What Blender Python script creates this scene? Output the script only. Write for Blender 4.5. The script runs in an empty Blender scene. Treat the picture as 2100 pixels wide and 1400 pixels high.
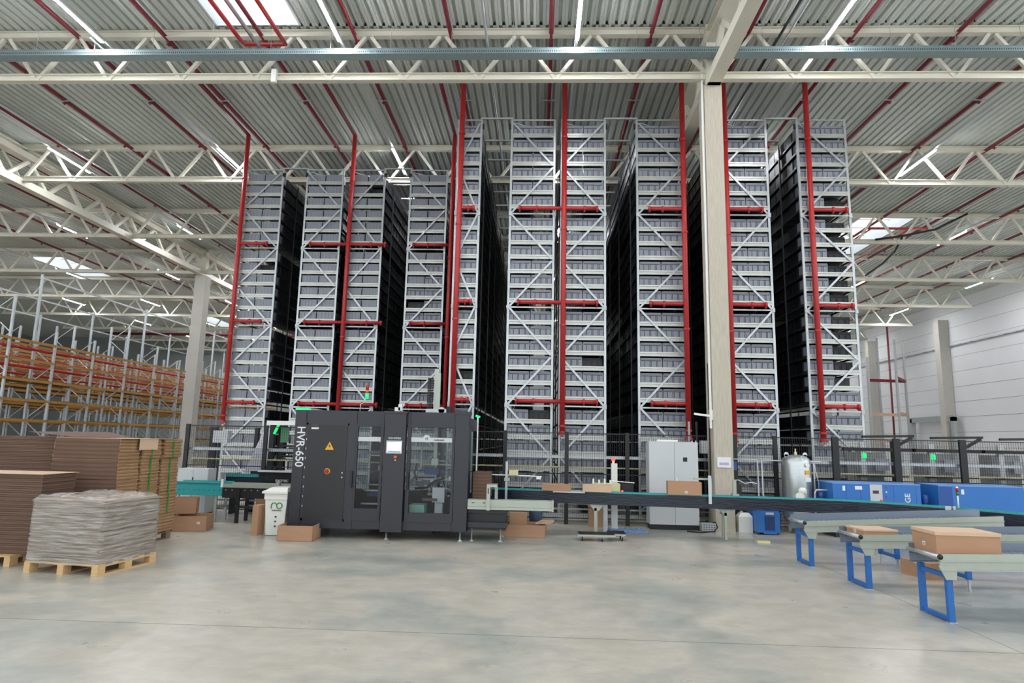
import bpy, math, random
from mathutils import Vector, Matrix
random.seed(7)
scene = bpy.context.scene
COL = scene.collection
R = math.radians

# ------------------------------------------------------------------ camera
FPX = 1305.76
H = 2.0
PITCH, YAW, ROLL = 0.15476859, 0.04320504, 0.02156467
cp, sp, cy, sy, cr, sr = math.cos(PITCH), math.sin(PITCH), math.cos(YAW), math.sin(YAW), math.cos(ROLL), math.sin(ROLL)
FWD = Vector((-sy*cp, cy*cp, sp)); r0 = Vector((cy, sy, 0)); u0 = r0.cross(FWD)
RT = r0*cr + u0*sr; UP = u0*cr - r0*sr
cam = bpy.data.cameras.new('camera'); cam.sensor_width = 36; cam.lens = FPX/2100*36
cam.clip_start = 0.05; cam.clip_end = 400
camo = bpy.data.objects.new('camera', cam); COL.objects.link(camo)
camo.matrix_world = Matrix(((RT.x, UP.x, -FWD.x, 0), (RT.y, UP.y, -FWD.y, 0), (RT.z, UP.z, -FWD.z, H), (0, 0, 0, 1)))
scene.camera = camo
O = Vector((0, 0, H))
def ray(x, y): return FWD + RT*((x-1050)/FPX) - UP*((y-700)/FPX)
def G(x, y, z=0.0):                    # the point at height z seen at a pixel
    d = ray(x, y); return O + d*((z-H)/d.z)
def PY(x, y, Y):                       # the point at depth Y seen at a pixel
    d = ray(x, y); return O + d*(Y/d.y)

# ------------------------------------------------------------------ world, exposure
world = bpy.data.worlds.new('sky'); scene.world = world; world.use_nodes = True
bg = world.node_tree.nodes['Background']; bg.inputs[0].default_value = (0.90, 0.95, 1.0, 1); bg.inputs[1].default_value = 1.0
vs = scene.view_settings
vs.view_transform = 'Standard'; vs.look = 'None'; vs.gamma = 1.0; vs.exposure = 0.90; vs.use_curve_mapping = False
try:
    scene.cycles.max_bounces = 8; scene.cycles.diffuse_bounces = 6; scene.cycles.use_denoising = True
    scene.cycles.sample_clamp_indirect = 4
except Exception: pass

# ------------------------------------------------------------------ materials
def lin(c):
    if isinstance(c, str):
        c = tuple(int(c[i:i+2], 16)/255 for i in (0, 2, 4))
    return tuple(((v/12.92) if v <= 0.04045 else ((v+0.055)/1.055)**2.4) for v in c) + (1,)
MATS = {}
def mat(name, c, rough=0.5, metal=0.0, var=0.0, scale=3.0, bump=0.0, bscale=30, emit=0, stripes=None, stretch=(1, 1, 1), alpha=1):
    m = bpy.data.materials.new(name); m.use_nodes = True; nt = m.node_tree; N = nt.nodes; L = nt.links
    b = N['Principled BSDF']; b.inputs['Base Color'].default_value = lin(c); b.inputs['Roughness'].default_value = rough; b.inputs['Metallic'].default_value = metal
    if alpha < 1: b.inputs['Alpha'].default_value = alpha
    tc = N.new('ShaderNodeTexCoord'); mp = N.new('ShaderNodeMapping'); mp.inputs['Scale'].default_value = stretch
    L.new(tc.outputs['Object'], mp.inputs[0])
    if var or stripes:
        out = None
        n = N.new('ShaderNodeTexNoise'); n.inputs['Scale'].default_value = scale; n.inputs['Detail'].default_value = 4
        L.new(mp.outputs[0], n.inputs['Vector'])
        r = N.new('ShaderNodeMapRange'); r.inputs[3].default_value = 1-var; r.inputs[4].default_value = 1+var
        r.inputs[1].default_value = 0.25; r.inputs[2].default_value = 0.75
        L.new(n.outputs[0], r.inputs[0]); out = r.outputs[0]
        if stripes:
            axis, freq, dark = stripes
            w = N.new('ShaderNodeTexWave'); w.bands_direction = axis; w.inputs['Scale'].default_value = freq; w.inputs['Distortion'].default_value = 1.2
            w.inputs['Detail'].default_value = 1.5; w.inputs['Detail Scale'].default_value = 1.0
            L.new(tc.outputs['Object'], w.inputs['Vector'])
            r2 = N.new('ShaderNodeMapRange'); r2.inputs[3].default_value = dark; r2.inputs[4].default_value = 1.0
            L.new(w.outputs['Fac'], r2.inputs[0])
            mu = N.new('ShaderNodeMath'); mu.operation = 'MULTIPLY'; L.new(out, mu.inputs[0]); L.new(r2.outputs[0], mu.inputs[1]); out = mu.outputs[0]
        mx = N.new('ShaderNodeVectorMath'); mx.operation = 'SCALE'; mx.inputs[0].default_value = lin(c)[:3]
        L.new(out, mx.inputs['Scale']); L.new(mx.outputs[0], b.inputs['Base Color'])
    if bump:
        n2 = N.new('ShaderNodeTexNoise'); n2.inputs['Scale'].default_value = bscale; L.new(mp.outputs[0], n2.inputs['Vector'])
        bp = N.new('ShaderNodeBump'); bp.inputs['Strength'].default_value = bump; bp.inputs['Distance'].default_value = 0.02
        L.new(n2.outputs[0], bp.inputs['Height']); L.new(bp.outputs[0], b.inputs['Normal'])
    if emit:
        b.inputs['Emission Color'].default_value = lin(c); b.inputs['Emission Strength'].default_value = emit
    MATS[name] = m
    return m
M_truss = mat('cream_painted_steel', 'D6D2C3', 0.45, 0, 0.04, 2)
M_deck = mat('galvanized_roof_deck', 'CBD0CA', 0.6, 0.0, 0.06, 0.6)
M_galv = mat('galvanized_steel', 'B9BEC0', 0.36, 0.55, 0.10, 6)
M_beam = mat('zinc_shelf_rail', 'BFC1BA', 0.34, 0.45, 0.08, 4)
M_red = mat('red_sprinkler_paint', 'B02A2B', 0.38, 0, 0.08, 3)
M_dred = mat('shaded_red_pipe_paint', '6F1D28', 0.5)  # red pipe paint with the shadow under the roof put into its colour
M_tote = mat('grey_tote_plastic', '858992', 0.45, 0, 0.05, 4)
M_black = mat('black_crate_plastic', '1D1F23', 0.42, 0, 0.2, 2)
M_conc = mat('column_concrete', 'B9B1A1', 0.85, 0, 0.13, 5, 0.15, 20, stretch=(6, 6, 0.6))
M_conc2 = mat('grey_precast_concrete', 'BCB8B0', 0.85, 0, 0.05, 2, 0.1, 20)
M_wall = mat('pale_wall_panel', 'D6D6D8', 0.8, 0, 0.03, 0.4)
M_wallg = mat('grey_green_wall_panel', '8D9290', 0.7, 0, 0.05, 0.5)
M_machine = mat('anthracite_powder_coat', '292B31', 0.42, 0, 0.03, 2)
M_machine2 = mat('dark_door_powder_coat', '202223', 0.45, 0, 0.03, 2)
M_trim = mat('charcoal_trim', '2E3035', 0.4)
M_blackp = mat('matt_black_paint', '17181A', 0.5)
M_white = mat('white_plastic', 'E6E6E0', 0.35)
M_lgrey = mat('light_grey_powder_coat', 'C3C6C8', 0.45, 0, 0.02, 2)
M_letter = mat('pale_lettering', 'D8DADA', 0.5)
M_alu = mat('aluminium_profile', 'A9AFA3', 0.38, 0.35, 0.05, 5)
M_teal = mat('teal_paint', '2C9A9C', 0.4, 0, 0.06, 3)
M_navy = mat('navy_film_side', '111B2C', 0.3, 0, 0.35, 2.5, 0.4, 6, stretch=(1, 1, 6))
M_blue = mat('blue_frame_paint', '2565AC', 0.38, 0, 0.05, 3)
M_blue2 = mat('compressor_blue', '2C6FBA', 0.42, 0, 0.03, 1)
M_blue3 = mat('deep_blue_panel', '1F4F96', 0.42)
M_card = mat('brown_cardboard', 'AD876A', 0.85, 0, 0.05, 3, stretch=(1, 1, 5))
M_card2 = mat('pale_cardboard_lid', 'CBAD92', 0.85, 0, 0.03, 3)
M_cardd = mat('printed_dark_cardboard', '6B5347', 0.8, 0, 0.06, 3)
M_stack = mat('stacked_cardboard_edges', 'A98560', 0.9, 0, 0.15, 4, 0, stripes=('Z', 5.5, 0.62))
M_stackd = mat('stacked_cardboard_folds', '6A5142', 0.85, 0, 0.12, 2, 0, stripes=('Z', 4.5, 0.7))
M_wood = mat('pale_pine_wood', 'C9A878', 0.8, 0, 0.14, 6, 0, stretch=(1, 6, 6))
M_woodd = mat('weathered_pallet_wood', '7A6651', 0.85, 0, 0.1, 6)
M_strap = mat('green_plastic_strap', '2C8A3C', 0.4)
M_orange = mat('orange_beam_paint', 'A97A34', 0.5, 0, 0.05, 1)
M_tank = mat('brushed_tank_steel', 'BFC4C4', 0.3, 0.8, 0.06, 3, stretch=(1, 1, 6))
M_pale = mat('pale_yellow_cover', 'D8D3A2', 0.5)
M_yel = mat('yellow_sign', 'EBA91A', 0.5)
M_or2 = mat('orange_button', 'D8602A', 0.4)
M_ceil_tray = mat('blue_grey_cable_tray', '86989C', 0.4, 0.4, 0.08, 10)
M_paper = mat('white_paper', 'E4E3EA', 0.7)
M_inkg = mat('green_ink', '3F8A34', 0.6)
M_ink = mat('dark_ink', '3A3C3C', 0.6)
M_inkp = mat('violet_print', '9C95B8', 0.6)
M_bluefilm = mat('blue_plastic_sheet', '6F8FBC', 0.25, 0, 0.2, 8, 0.6, 12)
M_ytape = mat('pale_yellow_tape', 'D9D39A', 0.6)
M_cable = mat('black_cable_rubber', '141416', 0.6)
M_lamp = mat('lit_lamp_diffuser', 'F7FAFF', 0.4, emit=150)
M_green = mat('lit_green_signal', '18D468', 0.4, emit=0.9)
M_redl = mat('lit_red_signal', 'FF4038', 0.4, emit=1.6)
M_redo = mat('unlit_red_lens', 'A3231E', 0.3)
M_grno = mat('unlit_green_lens', '1E7A4A', 0.3)
M_screen = mat('lit_screen', 'F1FFFF', 0.3, emit=1.0)
M_int = mat('dark_machine_interior', '2C2E33', 0.6)
M_sky = mat('skylight_panel', 'F2F8FA', 0.3)

# glass, film, panel materials
def glassy(name, c, f):
    m = bpy.data.materials.new(name); m.use_nodes = True; nt = m.node_tree; N = nt.nodes; L = nt.links
    for n in list(N):
        if n.type == 'BSDF_PRINCIPLED': N.remove(n)
    o = [n for n in N if n.type == 'OUTPUT_MATERIAL'][0]
    t = N.new('ShaderNodeBsdfTransparent'); t.inputs[0].default_value = lin(c); g = N.new('ShaderNodeBsdfGlossy'); g.inputs['Roughness'].default_value = 0.06
    x = N.new('ShaderNodeMixShader'); x.inputs[0].default_value = f
    L.new(t.outputs[0], x.inputs[1]); L.new(g.outputs[0], x.inputs[2]); L.new(x.outputs[0], o.inputs[0]); return m
M_glass = glassy('clear_machine_window', 'EEF1F2', 0.02)
M_skyglass = glassy('clear_skylight_glazing', 'FFFFFF', 0.01)
M_film = bpy.data.materials.new('clear_stretch_film'); M_film.use_nodes = True
nt = M_film.node_tree; N = nt.nodes; L = nt.links; b = N['Principled BSDF']; b.inputs['Base Color'].default_value = lin('E2DFD8'); b.inputs['Roughness'].default_value = 0.22
tc = N.new('ShaderNodeTexCoord'); mp = N.new('ShaderNodeMapping'); mp.inputs['Scale'].default_value = (0.6, 0.6, 9); mp.inputs['Rotation'].default_value = (0.12, 0.06, 0)
L.new(tc.outputs['Object'], mp.inputs[0]); n = N.new('ShaderNodeTexNoise'); n.inputs['Scale'].default_value = 4.5; n.inputs['Detail'].default_value = 5
L.new(mp.outputs[0], n.inputs['Vector']); r = N.new('ShaderNodeMapRange'); r.inputs[1].default_value = 0.35; r.inputs[2].default_value = 0.7; r.inputs[3].default_value = 0.10; r.inputs[4].default_value = 0.52
L.new(n.outputs[0], r.inputs[0]); L.new(r.outputs[0], b.inputs['Alpha'])
bp = N.new('ShaderNodeBump'); bp.inputs['Strength'].default_value = 0.9; bp.inputs['Distance'].default_value = 0.03; L.new(n.outputs[0], bp.inputs['Height']); L.new(bp.outputs[0], b.inputs['Normal'])

# floor: polished concrete
M_floor = bpy.data.materials.new('polished_concrete_floor'); M_floor.use_nodes = True
nt = M_floor.node_tree; N = nt.nodes; L = nt.links; b = N['Principled BSDF']; b.inputs['Specular IOR Level'].default_value = 0.55
tc = N.new('ShaderNodeTexCoord')
def noise(scale, detail, rough=0.55, sx=1, sy_=1):
    mp = N.new('ShaderNodeMapping'); mp.inputs['Scale'].default_value = (sx, sy_, 1); L.new(tc.outputs['Object'], mp.inputs[0])
    n = N.new('ShaderNodeTexNoise'); n.inputs['Scale'].default_value = scale; n.inputs['Detail'].default_value = detail; n.inputs['Roughness'].default_value = rough
    L.new(mp.outputs[0], n.inputs['Vector']); return n.outputs[0]
def ramp(f, stops):
    rr = N.new('ShaderNodeValToRGB'); e = rr.color_ramp.elements
    e[0].position, e[0].color = stops[0][0], lin(stops[0][1]); e[1].position, e[1].color = stops[-1][0], lin(stops[-1][1])
    for p, c in stops[1:-1]:
        q = e.new(p); q.color = lin(c)
    L.new(f, rr.inputs[0]); return rr.outputs[0]
base = ramp(noise(0.42, 7, 0.62), [(0.34, '999E97'), (0.45, 'B1B0A6'), (0.53, 'C6BFB1'), (0.62, 'BCB5A8'), (0.72, 'D1C9BB')])
fine = ramp(noise(2.2, 8, 0.7, 1.0, 1.6), [(0.3, 'D8D8D8'), (0.7, 'FFFFFF')])
mx = N.new('ShaderNodeMix'); mx.data_type = 'RGBA'; mx.blend_type = 'MULTIPLY'; mx.inputs[0].default_value = 0.9
L.new(base, mx.inputs[6]); L.new(fine, mx.inputs[7])
rust = N.new('ShaderNodeMapRange'); rust.inputs[1].default_value = 0.62; rust.inputs[2].default_value = 0.75; rust.inputs[4].default_value = 0.35
L.new(noise(0.55, 5, 0.6, 0.6, 1.3), rust.inputs[0])
mx2 = N.new('ShaderNodeMix'); mx2.data_type = 'RGBA'; L.new(rust.outputs[0], mx2.inputs[0]); L.new(mx.outputs[2], mx2.inputs[6]); mx2.inputs[7].default_value = lin('A8957A')
L.new(mx2.outputs[2], b.inputs['Base Color'])
rg = N.new('ShaderNodeMapRange'); rg.inputs[3].default_value = 0.2; rg.inputs[4].default_value = 0.42; L.new(noise(1.3, 6, 0.6), rg.inputs[0]); L.new(rg.outputs[0], b.inputs['Roughness'])

# ------------------------------------------------------------------ mesh builder
class MB:
    def __init__(s, xf=None): s.v = []; s.f = []; s.xf = xf
    def add(s, vs, fs):
        o = len(s.v)
        if s.xf is not None: vs = [s.xf @ Vector(v) for v in vs]
        s.v += [tuple(v) for v in vs]; s.f += [tuple(i+o for i in f) for f in fs]; return s
    def box(s, x0, x1, y0, y1, z0, z1):
        return s.add([(x0,y0,z0),(x1,y0,z0),(x1,y1,z0),(x0,y1,z0),(x0,y0,z1),(x1,y0,z1),(x1,y1,z1),(x0,y1,z1)],
                     [(0,3,2,1),(4,5,6,7),(0,1,5,4),(1,2,6,5),(2,3,7,6),(3,0,4,7)])
    def bar(s, a, b, w=0.05, h=None, up=(0, 0, 1)):
        h = w if h is None else h
        a = Vector(a); b = Vector(b); d = (b-a).normalized(); up = Vector(up)
        if abs(d.dot(up)) > 0.98: up = Vector((0, 1, 0))
        sx = d.cross(up).normalized()*(w/2); sz = sx.cross(d).normalized()*(h/2)
        vs = [a-sx-sz, a+sx-sz, a+sx+sz, a-sx+sz, b-sx-sz, b+sx-sz, b+sx+sz, b-sx+sz]
        return s.add(vs, [(0,3,2,1)[::-1],(4,5,6,7)[::-1],(0,1,5,4)[::-1],(1,2,6,5)[::-1],(2,3,7,6)[::-1],(3,0,4,7)[::-1]])
    def tube(s, pts, r, n=8, cap=True):
        pts = [Vector(p) for p in pts]; rings = []; ref = None
        for i, p in enumerate(pts):
            d = (pts[min(i+1, len(pts)-1)] - pts[max(i-1, 0)]).normalized()
            if ref is None: ref = Vector((0, 0, 1)) if abs(d.z) < 0.9 else Vector((1, 0, 0))
            a = d.cross(ref).normalized(); b = a.cross(d).normalized(); ref = b if abs(b.dot(d)) < .5 else ref
            rr = r[i] if isinstance(r, (list, tuple)) else r
            rings.append([p + (a*math.cos(2*math.pi*k/n) + b*math.sin(2*math.pi*k/n))*rr for k in range(n)])
        vs = [v for g in rings for v in g]; fs = []
        for i in range(len(pts)-1):
            for k in range(n):
                fs.append((i*n+k, i*n+(k+1) % n, (i+1)*n+(k+1) % n, (i+1)*n+k))
        if cap: fs += [tuple(range(n))[::-1], tuple((len(pts)-1)*n+k for k in range(n))]
        return s.add(vs, fs)
    def lathe(s, c, prof, n=24):          # prof: (radius, z)
        vs = []; fs = []
        for r_, z in prof:
            for k in range(n): vs.append((c[0]+r_*math.cos(2*math.pi*k/n), c[1]+r_*math.sin(2*math.pi*k/n), c[2]+z))
        for i in range(len(prof)-1):
            for k in range(n): fs.append((i*n+k, i*n+(k+1) % n, (i+1)*n+(k+1) % n, (i+1)*n+k))
        fs += [tuple(range(n))[::-1], tuple((len(prof)-1)*n+k for k in range(n))]
        return s.add(vs, fs)
    def prism(s, poly, y0, y1):           # poly in (x, z), extruded along y
        n = len(poly); vs = [(x, y0, z) for x, z in poly] + [(x, y1, z) for x, z in poly]
        fs = [tuple(range(n)), tuple(range(2*n-1, n-1, -1))] + [(i, i+n, (i+1) % n+n, (i+1) % n)[::1] for i in range(n)]
        return s.add(vs, fs)
    def ext(s, poly, axis, t0, t1):       # poly of two other coordinates, extruded along axis
        n = len(poly)
        def mk(a, b_, t): return (t, a, b_) if axis == 'X' else ((a, b_, t) if axis == 'Z' else (a, t, b_))
        vs = [mk(a, b_, t0) for a, b_ in poly] + [mk(a, b_, t1) for a, b_ in poly]
        fs = [tuple(range(n)), tuple(range(2*n-1, n-1, -1))] + [(i, i+n, (i+1) % n+n, (i+1) % n) for i in range(n)]
        return s.add(vs, fs)
    def ball(s, c, r, n=10, m=6):
        prof = [(max(1e-4, r*math.sin(math.pi*i/m)), -r*math.cos(math.pi*i/m)) for i in range(m+1)]
        return s.lathe(c, prof, n)
def meshof(name, mb, m, smooth=False):
    me = bpy.data.meshes.new(name); me.from_pydata(mb.v, [], mb.f); me.materials.append(m)
    if smooth: me.polygons.foreach_set('use_smooth', [True]*len(me.polygons))
    me.update(); return me
def part(name, mb, m, parent=None, smooth=False, label=None, local=False):
    """a mesh object; with a parent the world coordinates are turned into the parent's"""
    if parent is not None and not local:
        inv = WM[parent.name].inverted()
        mb.v = [tuple(inv @ Vector(v)) for v in mb.v]
    me = meshof(name, mb, m, smooth); o = bpy.data.objects.new(name, me); COL.objects.link(o)
    if parent is not None: o.parent = parent; WM[o.name] = WM[parent.name].copy()
    if label: o['label'] = label
    return o
WM = {}
def tag(o, label, cat, group=None, kind=None):
    o['label'] = label; o['category'] = cat
    if group: o['group'] = group
    if kind: o['kind'] = kind
    return o
def thing(name, label, cat, loc=(0, 0, 0), rz=0.0, group=None):
    o = bpy.data.objects.new(name, None); COL.objects.link(o); o.location = loc; o.rotation_euler = (0, 0, rz)
    o.empty_display_size = 0.1
    WM[o.name] = Matrix.Translation(Vector(loc)) @ Matrix.Rotation(rz, 4, 'Z')
    return tag(o, label, cat, group)
def solo(name, mb, m, label, cat, loc=(0, 0, 0), group=None, smooth=False, kind=None):
    """a thing that is one mesh; its origin goes to loc"""
    L_ = Vector(loc); mb.v = [tuple(Vector(v)-L_) for v in mb.v]
    o = part(name, mb, m, None, smooth); o.location = loc; WM[o.name] = Matrix.Translation(L_)
    return tag(o, label, cat, group, kind)
def struct(name, mb, m):
    o = part(name, mb, m); o['kind'] = 'structure'; WM[o.name] = Matrix.Identity(4); return o
def ch(name, me, parent, loc=(0, 0, 0), rz=0, label=None):
    o = bpy.data.objects.new(name, me); COL.objects.link(o); o.parent = parent; o.location = loc; o.rotation_euler = (0, 0, rz)
    WM[o.name] = WM[parent.name] @ Matrix.Translation(Vector(loc))
    if label: o['label'] = label
    return o
def textpart(name, txt, size, m, parent, world_mat, extrude=0.003, sx=1.0):
    cu = bpy.data.curves.new('lettering', 'FONT'); cu.body = txt; cu.size = size; cu.extrude = extrude; cu.align_x = 'CENTER'; cu.align_y = 'CENTER'; cu.offset = size*0.012
    to = bpy.data.objects.new('lettering_tmp', cu); COL.objects.link(to)
    dg = bpy.context.evaluated_depsgraph_get(); me = bpy.data.meshes.new_from_object(to.evaluated_get(dg))
    bpy.data.objects.remove(to); me.materials.clear(); me.materials.append(m)
    X = (WM[parent.name].inverted() if parent else Matrix.Identity(4)) @ world_mat @ Matrix.Scale(sx, 4, (1, 0, 0))
    me.transform(X); o = bpy.data.objects.new(name, me); COL.objects.link(o)
    if parent: o.parent = parent
    return o
def face_mat(p, rot=0.0):   # text standing on a plane that faces -Y (towards the camera), turned by rot in that plane
    return Matrix.Translation(Vector(p)) @ Matrix.Rotation(math.pi/2, 4, 'X') @ Matrix.Rotation(rot, 4, 'Z')
ORD = ['zeroth', 'first', 'second', 'third', 'fourth', 'fifth', 'sixth', 'seventh', 'eighth', 'ninth', 'tenth', 'eleventh', 'twelfth', 'thirteenth', 'fourteenth', 'fifteenth', 'sixteenth',
       'seventeenth', 'eighteenth', 'nineteenth', 'twentieth', 'twenty-first', 'twenty-second', 'twenty-third', 'twenty-fourth', 'twenty-fifth', 'twenty-sixth', 'twenty-seventh', 'twenty-eighth']

# ================================================================== THE SHELL
ZL, ZT, ZD = 11.65, 12.94, 12.98        # lower chord top, upper chord top, deck underside
TY = [15.65 + 6.85*k for k in range(-2, 9)]      # truss lines
GX = [-44.5, -20.1, 4.45, 28.95]                 # girder (column) lines
XW = 30.6; YB = 72.0
struct('floor', MB().box(-70, 40, -6, 80, -0.2, 0), M_floor)
# saw-cut joints
struct('trim_1', MB().box(-70, XW, 6.999, 7.003, 0.0, 0.0012), M_ink)
struct('trim_2', MB().box(4.9, 4.904, 3, 16, 0.0, 0.0012), M_ink)
# ceiling: trapezoidal deck, split round the skylights (x0, x1, y0, y1)
SKY = [(-8.93, -6.58, 8.9, 15.5), (15.4, 18.0, 29.7, 36.1), (-33.0, -30.6, 38.2, 43.1), (-33.4, -31.0, 57.5, 63.5), (-27, -24.6, 57.5, 63.5), (14.6, 17.0, 8.9, 15.5)]
def deck_strip(mb, x0, x1, y0, y1):
    n = max(1, int(round((x1-x0)/0.25))); p = (x1-x0)/n; vs = []; top = ZD+0.10
    pr = []
    for i in range(n):
        a = x0+i*p; pr += [(a, top), (a+0.05, top), (a+0.075, ZD), (a+0.15, ZD), (a+0.155, ZD+.012), (a+0.16, ZD), (a+0.225, ZD)]
    pr.append((x1, top)); m = len(pr)
    vs = [(x, y0, z) for x, z in pr] + [(x, y1, z) for x, z in pr]
    mb.add(vs, [(i, i+1, m+i+1, m+i) for i in range(m-1)])
mb = MB(); ys = sorted(set([-2.0, YB] + [v for s in SKY for v in s[2:4]]))
for y0, y1 in zip(ys[:-1], ys[1:]):
    cuts = sorted([(s[0], s[1]) for s in SKY if s[2] <= y0 and s[3] >= y1]); x = -60.0
    for a, b_ in cuts + [(XW, XW)]:
        if a > x: deck_strip(mb, x, a, y0, y1)
        x = b_
CE = struct('ceiling', mb, M_deck)
# dark insulation and roof skin above the deck keeps the sky out
mb = MB()
for y0, y1 in zip(ys[:-1], ys[1:]):
    cuts = sorted([(s[0], s[1]) for s in SKY if s[2] <= y0 and s[3] >= y1]); x = -60.0
    for a, b_ in cuts + [(XW+0.3, XW+0.3)]:
        if a > x: mb.box(x, a, y0, y1, ZD+0.15, ZD+0.35)
        x = b_
part('roof_skin', mb, M_wallg, CE)
for i, (x0, x1, y0, y1) in enumerate(SKY):
    o = MB(); z0, z1 = ZD+0.02, ZD+0.75
    o.box(x0+.002, x0+.05, y0+.002, y1-.002, z0, z1); o.box(x1-.05, x1-.002, y0+.002, y1-.002, z0, z1); o.box(x0+.05, x1-.05, y0+.002, y0+.05, z0, z1); o.box(x0+.05, x1-.05, y1-.05, y1-.002, z0, z1)
    w = struct('window_%d' % (i+1), o, M_sky)
    g = MB(); k = 5
    for j in range(1, k): g.box(x0, x1, y0+(y1-y0)*j/k-.02, y0+(y1-y0)*j/k+.02, z1-.06, z1)
    part('glazing_bar', g, M_galv, w)
    part('pane', MB().box(x0, x1, y0, y1, z1, z1+.01), M_skyglass, w)
# walls
mb = MB().box(XW, XW+.2, 20, YB, 0, 13.3)
struct('wall_right', mb, M_wall)
mb = MB()
for k in range(1, 12): mb.box(XW-.012, XW, 20, YB, k*1.1, k*1.1+.02)
struct('trim_3', mb, M_wallg)
mb = MB().box(-60, XW, YB, YB+.2, 0, 13.3)
struct('wall_back', mb, M_wallg)
struct('wall_left', MB().box(-60.2, -60, -2, YB, 0, 13.3), M_wallg)
mb = MB()
for j in range(26): mb.bar((XW-.35, 40+j*1.1, 9.6), (XW-.02, 40+j*1.1, 9.6), .05)
mb.box(XW-.16, XW-.04, 38, 70, 9.6, 9.68)
tag(part('wall_cable_tray', mb, M_galv), 'thin grey cable tray on brackets along the pale right wall', 'cable tray')
# wall pilasters
for i, yy in enumerate((48.2, 58.5, 68.0)):
    solo('concrete_column', MB().box(XW-.75, XW-.02, yy, yy+.6, 0, ZL), M_conc2, 'grey concrete wall column against the pale right wall, %s from the front' % ORD[i+1], 'column', (XW-.4, yy, 0), 'columns on the right wall')
# sectional door frame far right
t = thing('roller_door_frame', 'grey steel door frame low on the pale right wall', 'door frame', (29.6, 49.5, 0))
part('jamb', MB().box(29.9, 30.2, 47.5, 47.8, 0, 4.4), M_galv, t); part('jamb', MB().box(29.9, 30.2, 52.6, 52.9, 0, 4.4), M_galv, t)
part('lintel', MB().box(29.9, 30.3, 47.5, 52.9, 4.1, 4.5), M_galv, t)

# ------------------------------------------------------------------ trusses
def chord_mesh(L_):
    m = MB(); m.box(0, L_, -.09, .09, -.02, 0); m.box(0, L_, -.09, .09, -.2, -.18); m.box(0, L_, -.012, .012, -.18, -.02); return m
span = GX[1]-GX[0]
SP = [(-69, GX[0]), (GX[0], GX[1]), (GX[1], GX[2]), (GX[2], GX[3])]
L0 = 24.4
me_top = meshof('top_chord', chord_mesh(L0), M_truss); me_bot = meshof('bottom_chord', chord_mesh(L0), M_truss)
panel = L0/12
zb, zt = ZL-.18, ZT-.2
me_d1 = meshof('web_member', MB().bar((0, 0, zb), (panel/2-.08, 0, zt), .09, .09), M_truss)
me_d2 = meshof('web_member', MB().bar((panel/2+.08, 0, zt), (panel, 0, zb), .09, .09), M_truss)
spn = ['far left bay', 'bay left of the pale left column', 'middle bay above the racks', 'bay right of the concrete column']
for i, ty in enumerate(TY):
    if ty < 8: continue
    for j, (xa, xb) in enumerate(SP):
        if j == 0: continue
        k = i-1
        t = thing('roof_truss', 'cream steel roof truss, %s row back, %s' % (ORD[k], spn[j]), 'roof truss', (xa+.1, ty, 0), 0, 'cream lattice roof trusses')
        ch('top_chord', me_top, t, (0, 0, ZT)); ch('bottom_chord', me_bot, t, (0, 0, ZL))
        for q in range(12):
            ch('web_member', me_d1, t, (q*panel, 0, 0)); ch('web_member', me_d2, t, (q*panel, 0, 0))
# primary girders along Y
for j, gx in enumerate(GX[1:]):
    for k, (ya, yb) in enumerate(((-5, 15.65), (15.65, 36.2), (36.2, 56.75), (56.75, 72))):
        if gx > 20: continue
        if gx < -15 and k < 1: continue
        t = thing('roof_girder', 'deep cream steel girder on the %s column line, %s length' % (['left', 'concrete', 'right wall'][j], ['near', 'second', 'third', 'farthest'][k]), 'roof girder', (gx, ya, 0), 0, 'deep roof girders along the hall')
        y0 = max(ya, -1.9) if k == 0 else ya
        part('bottom_chord', MB().box(gx-.17, gx+.17, y0, yb, ZL-.36, ZL-.08), M_truss, t)
        m = MB(); m.box(gx-.2, gx+.2, y0, yb, ZT-.2, ZT-.17); m.box(gx-.2, gx+.2, y0, yb, ZT-.53, ZT-.5); m.box(gx-.015, gx+.015, y0, yb, ZT-.5, ZT-.2)
        part('top_chord', m, M_truss, t)
        n = 10; st = (yb-ya)/n
        for q in range(n):
            a = ya+q*st
            if a < y0: continue
            part('web_member', MB().bar((gx, a+.1, ZL-.08), (gx, a+st/2, ZT-.5), .13, .13), M_truss, t)
            part('web_member', MB().bar((gx, a+st/2, ZT-.5), (gx, a+st-.1, ZL-.08), .13, .13), M_truss, t)

# ------------------------------------------------------------------ columns
t = thing('concrete_column', 'tall beige concrete column in front of the racks, paper notice on it', 'column', (4.43, 15.9, 0))
part('shaft', MB().box(4.21, 4.66, 15.6, 16.2, 0, ZL-.36), M_conc, t)
part('steel_head', MB().box(4.25, 4.63, 15.45, 16.0, ZL-.36, ZT), M_truss, t)
part('conduit', MB().tube([(4.17, 15.66, 2.4), (4.17, 15.66, 12.0)], .035), M_white, t)
part('cable', MB().tube([(4.19, 15.9, 1.0), (4.19, 15.9, 4.0)], .015), M_cable, t)
p = PY(1486, 948, 15.58)
part('paper_notice', MB().box(p.x-.17, p.x+.15, 15.575, 15.6, p.z-.12, p.z+.12), M_paper, t, label='white paper notice')
m = MB()
for q in range(5): m.box(p.x-.12+q*.045, p.x-.09+q*.045, 15.572, 15.576, p.z-.06, p.z+.0)
part('print', m, M_inkp, t)
for i, (gx, gy) in enumerate(((GX[1], 36.2), (GX[1], 56.75))):
    t = thing('concrete_column', ['pale square column left of the racks', 'pale far column behind the left pallet racks'][i], 'column', (gx, gy, 0))
    part('shaft', MB().box(gx-.32, gx+.32, gy-.3, gy+.3, 0, ZL-.36), M_conc2, t)
    part('steel_head', MB().box(gx-.18, gx+.18, gy-.2, gy+.2, ZL-.36, ZT), M_truss, t)

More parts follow.
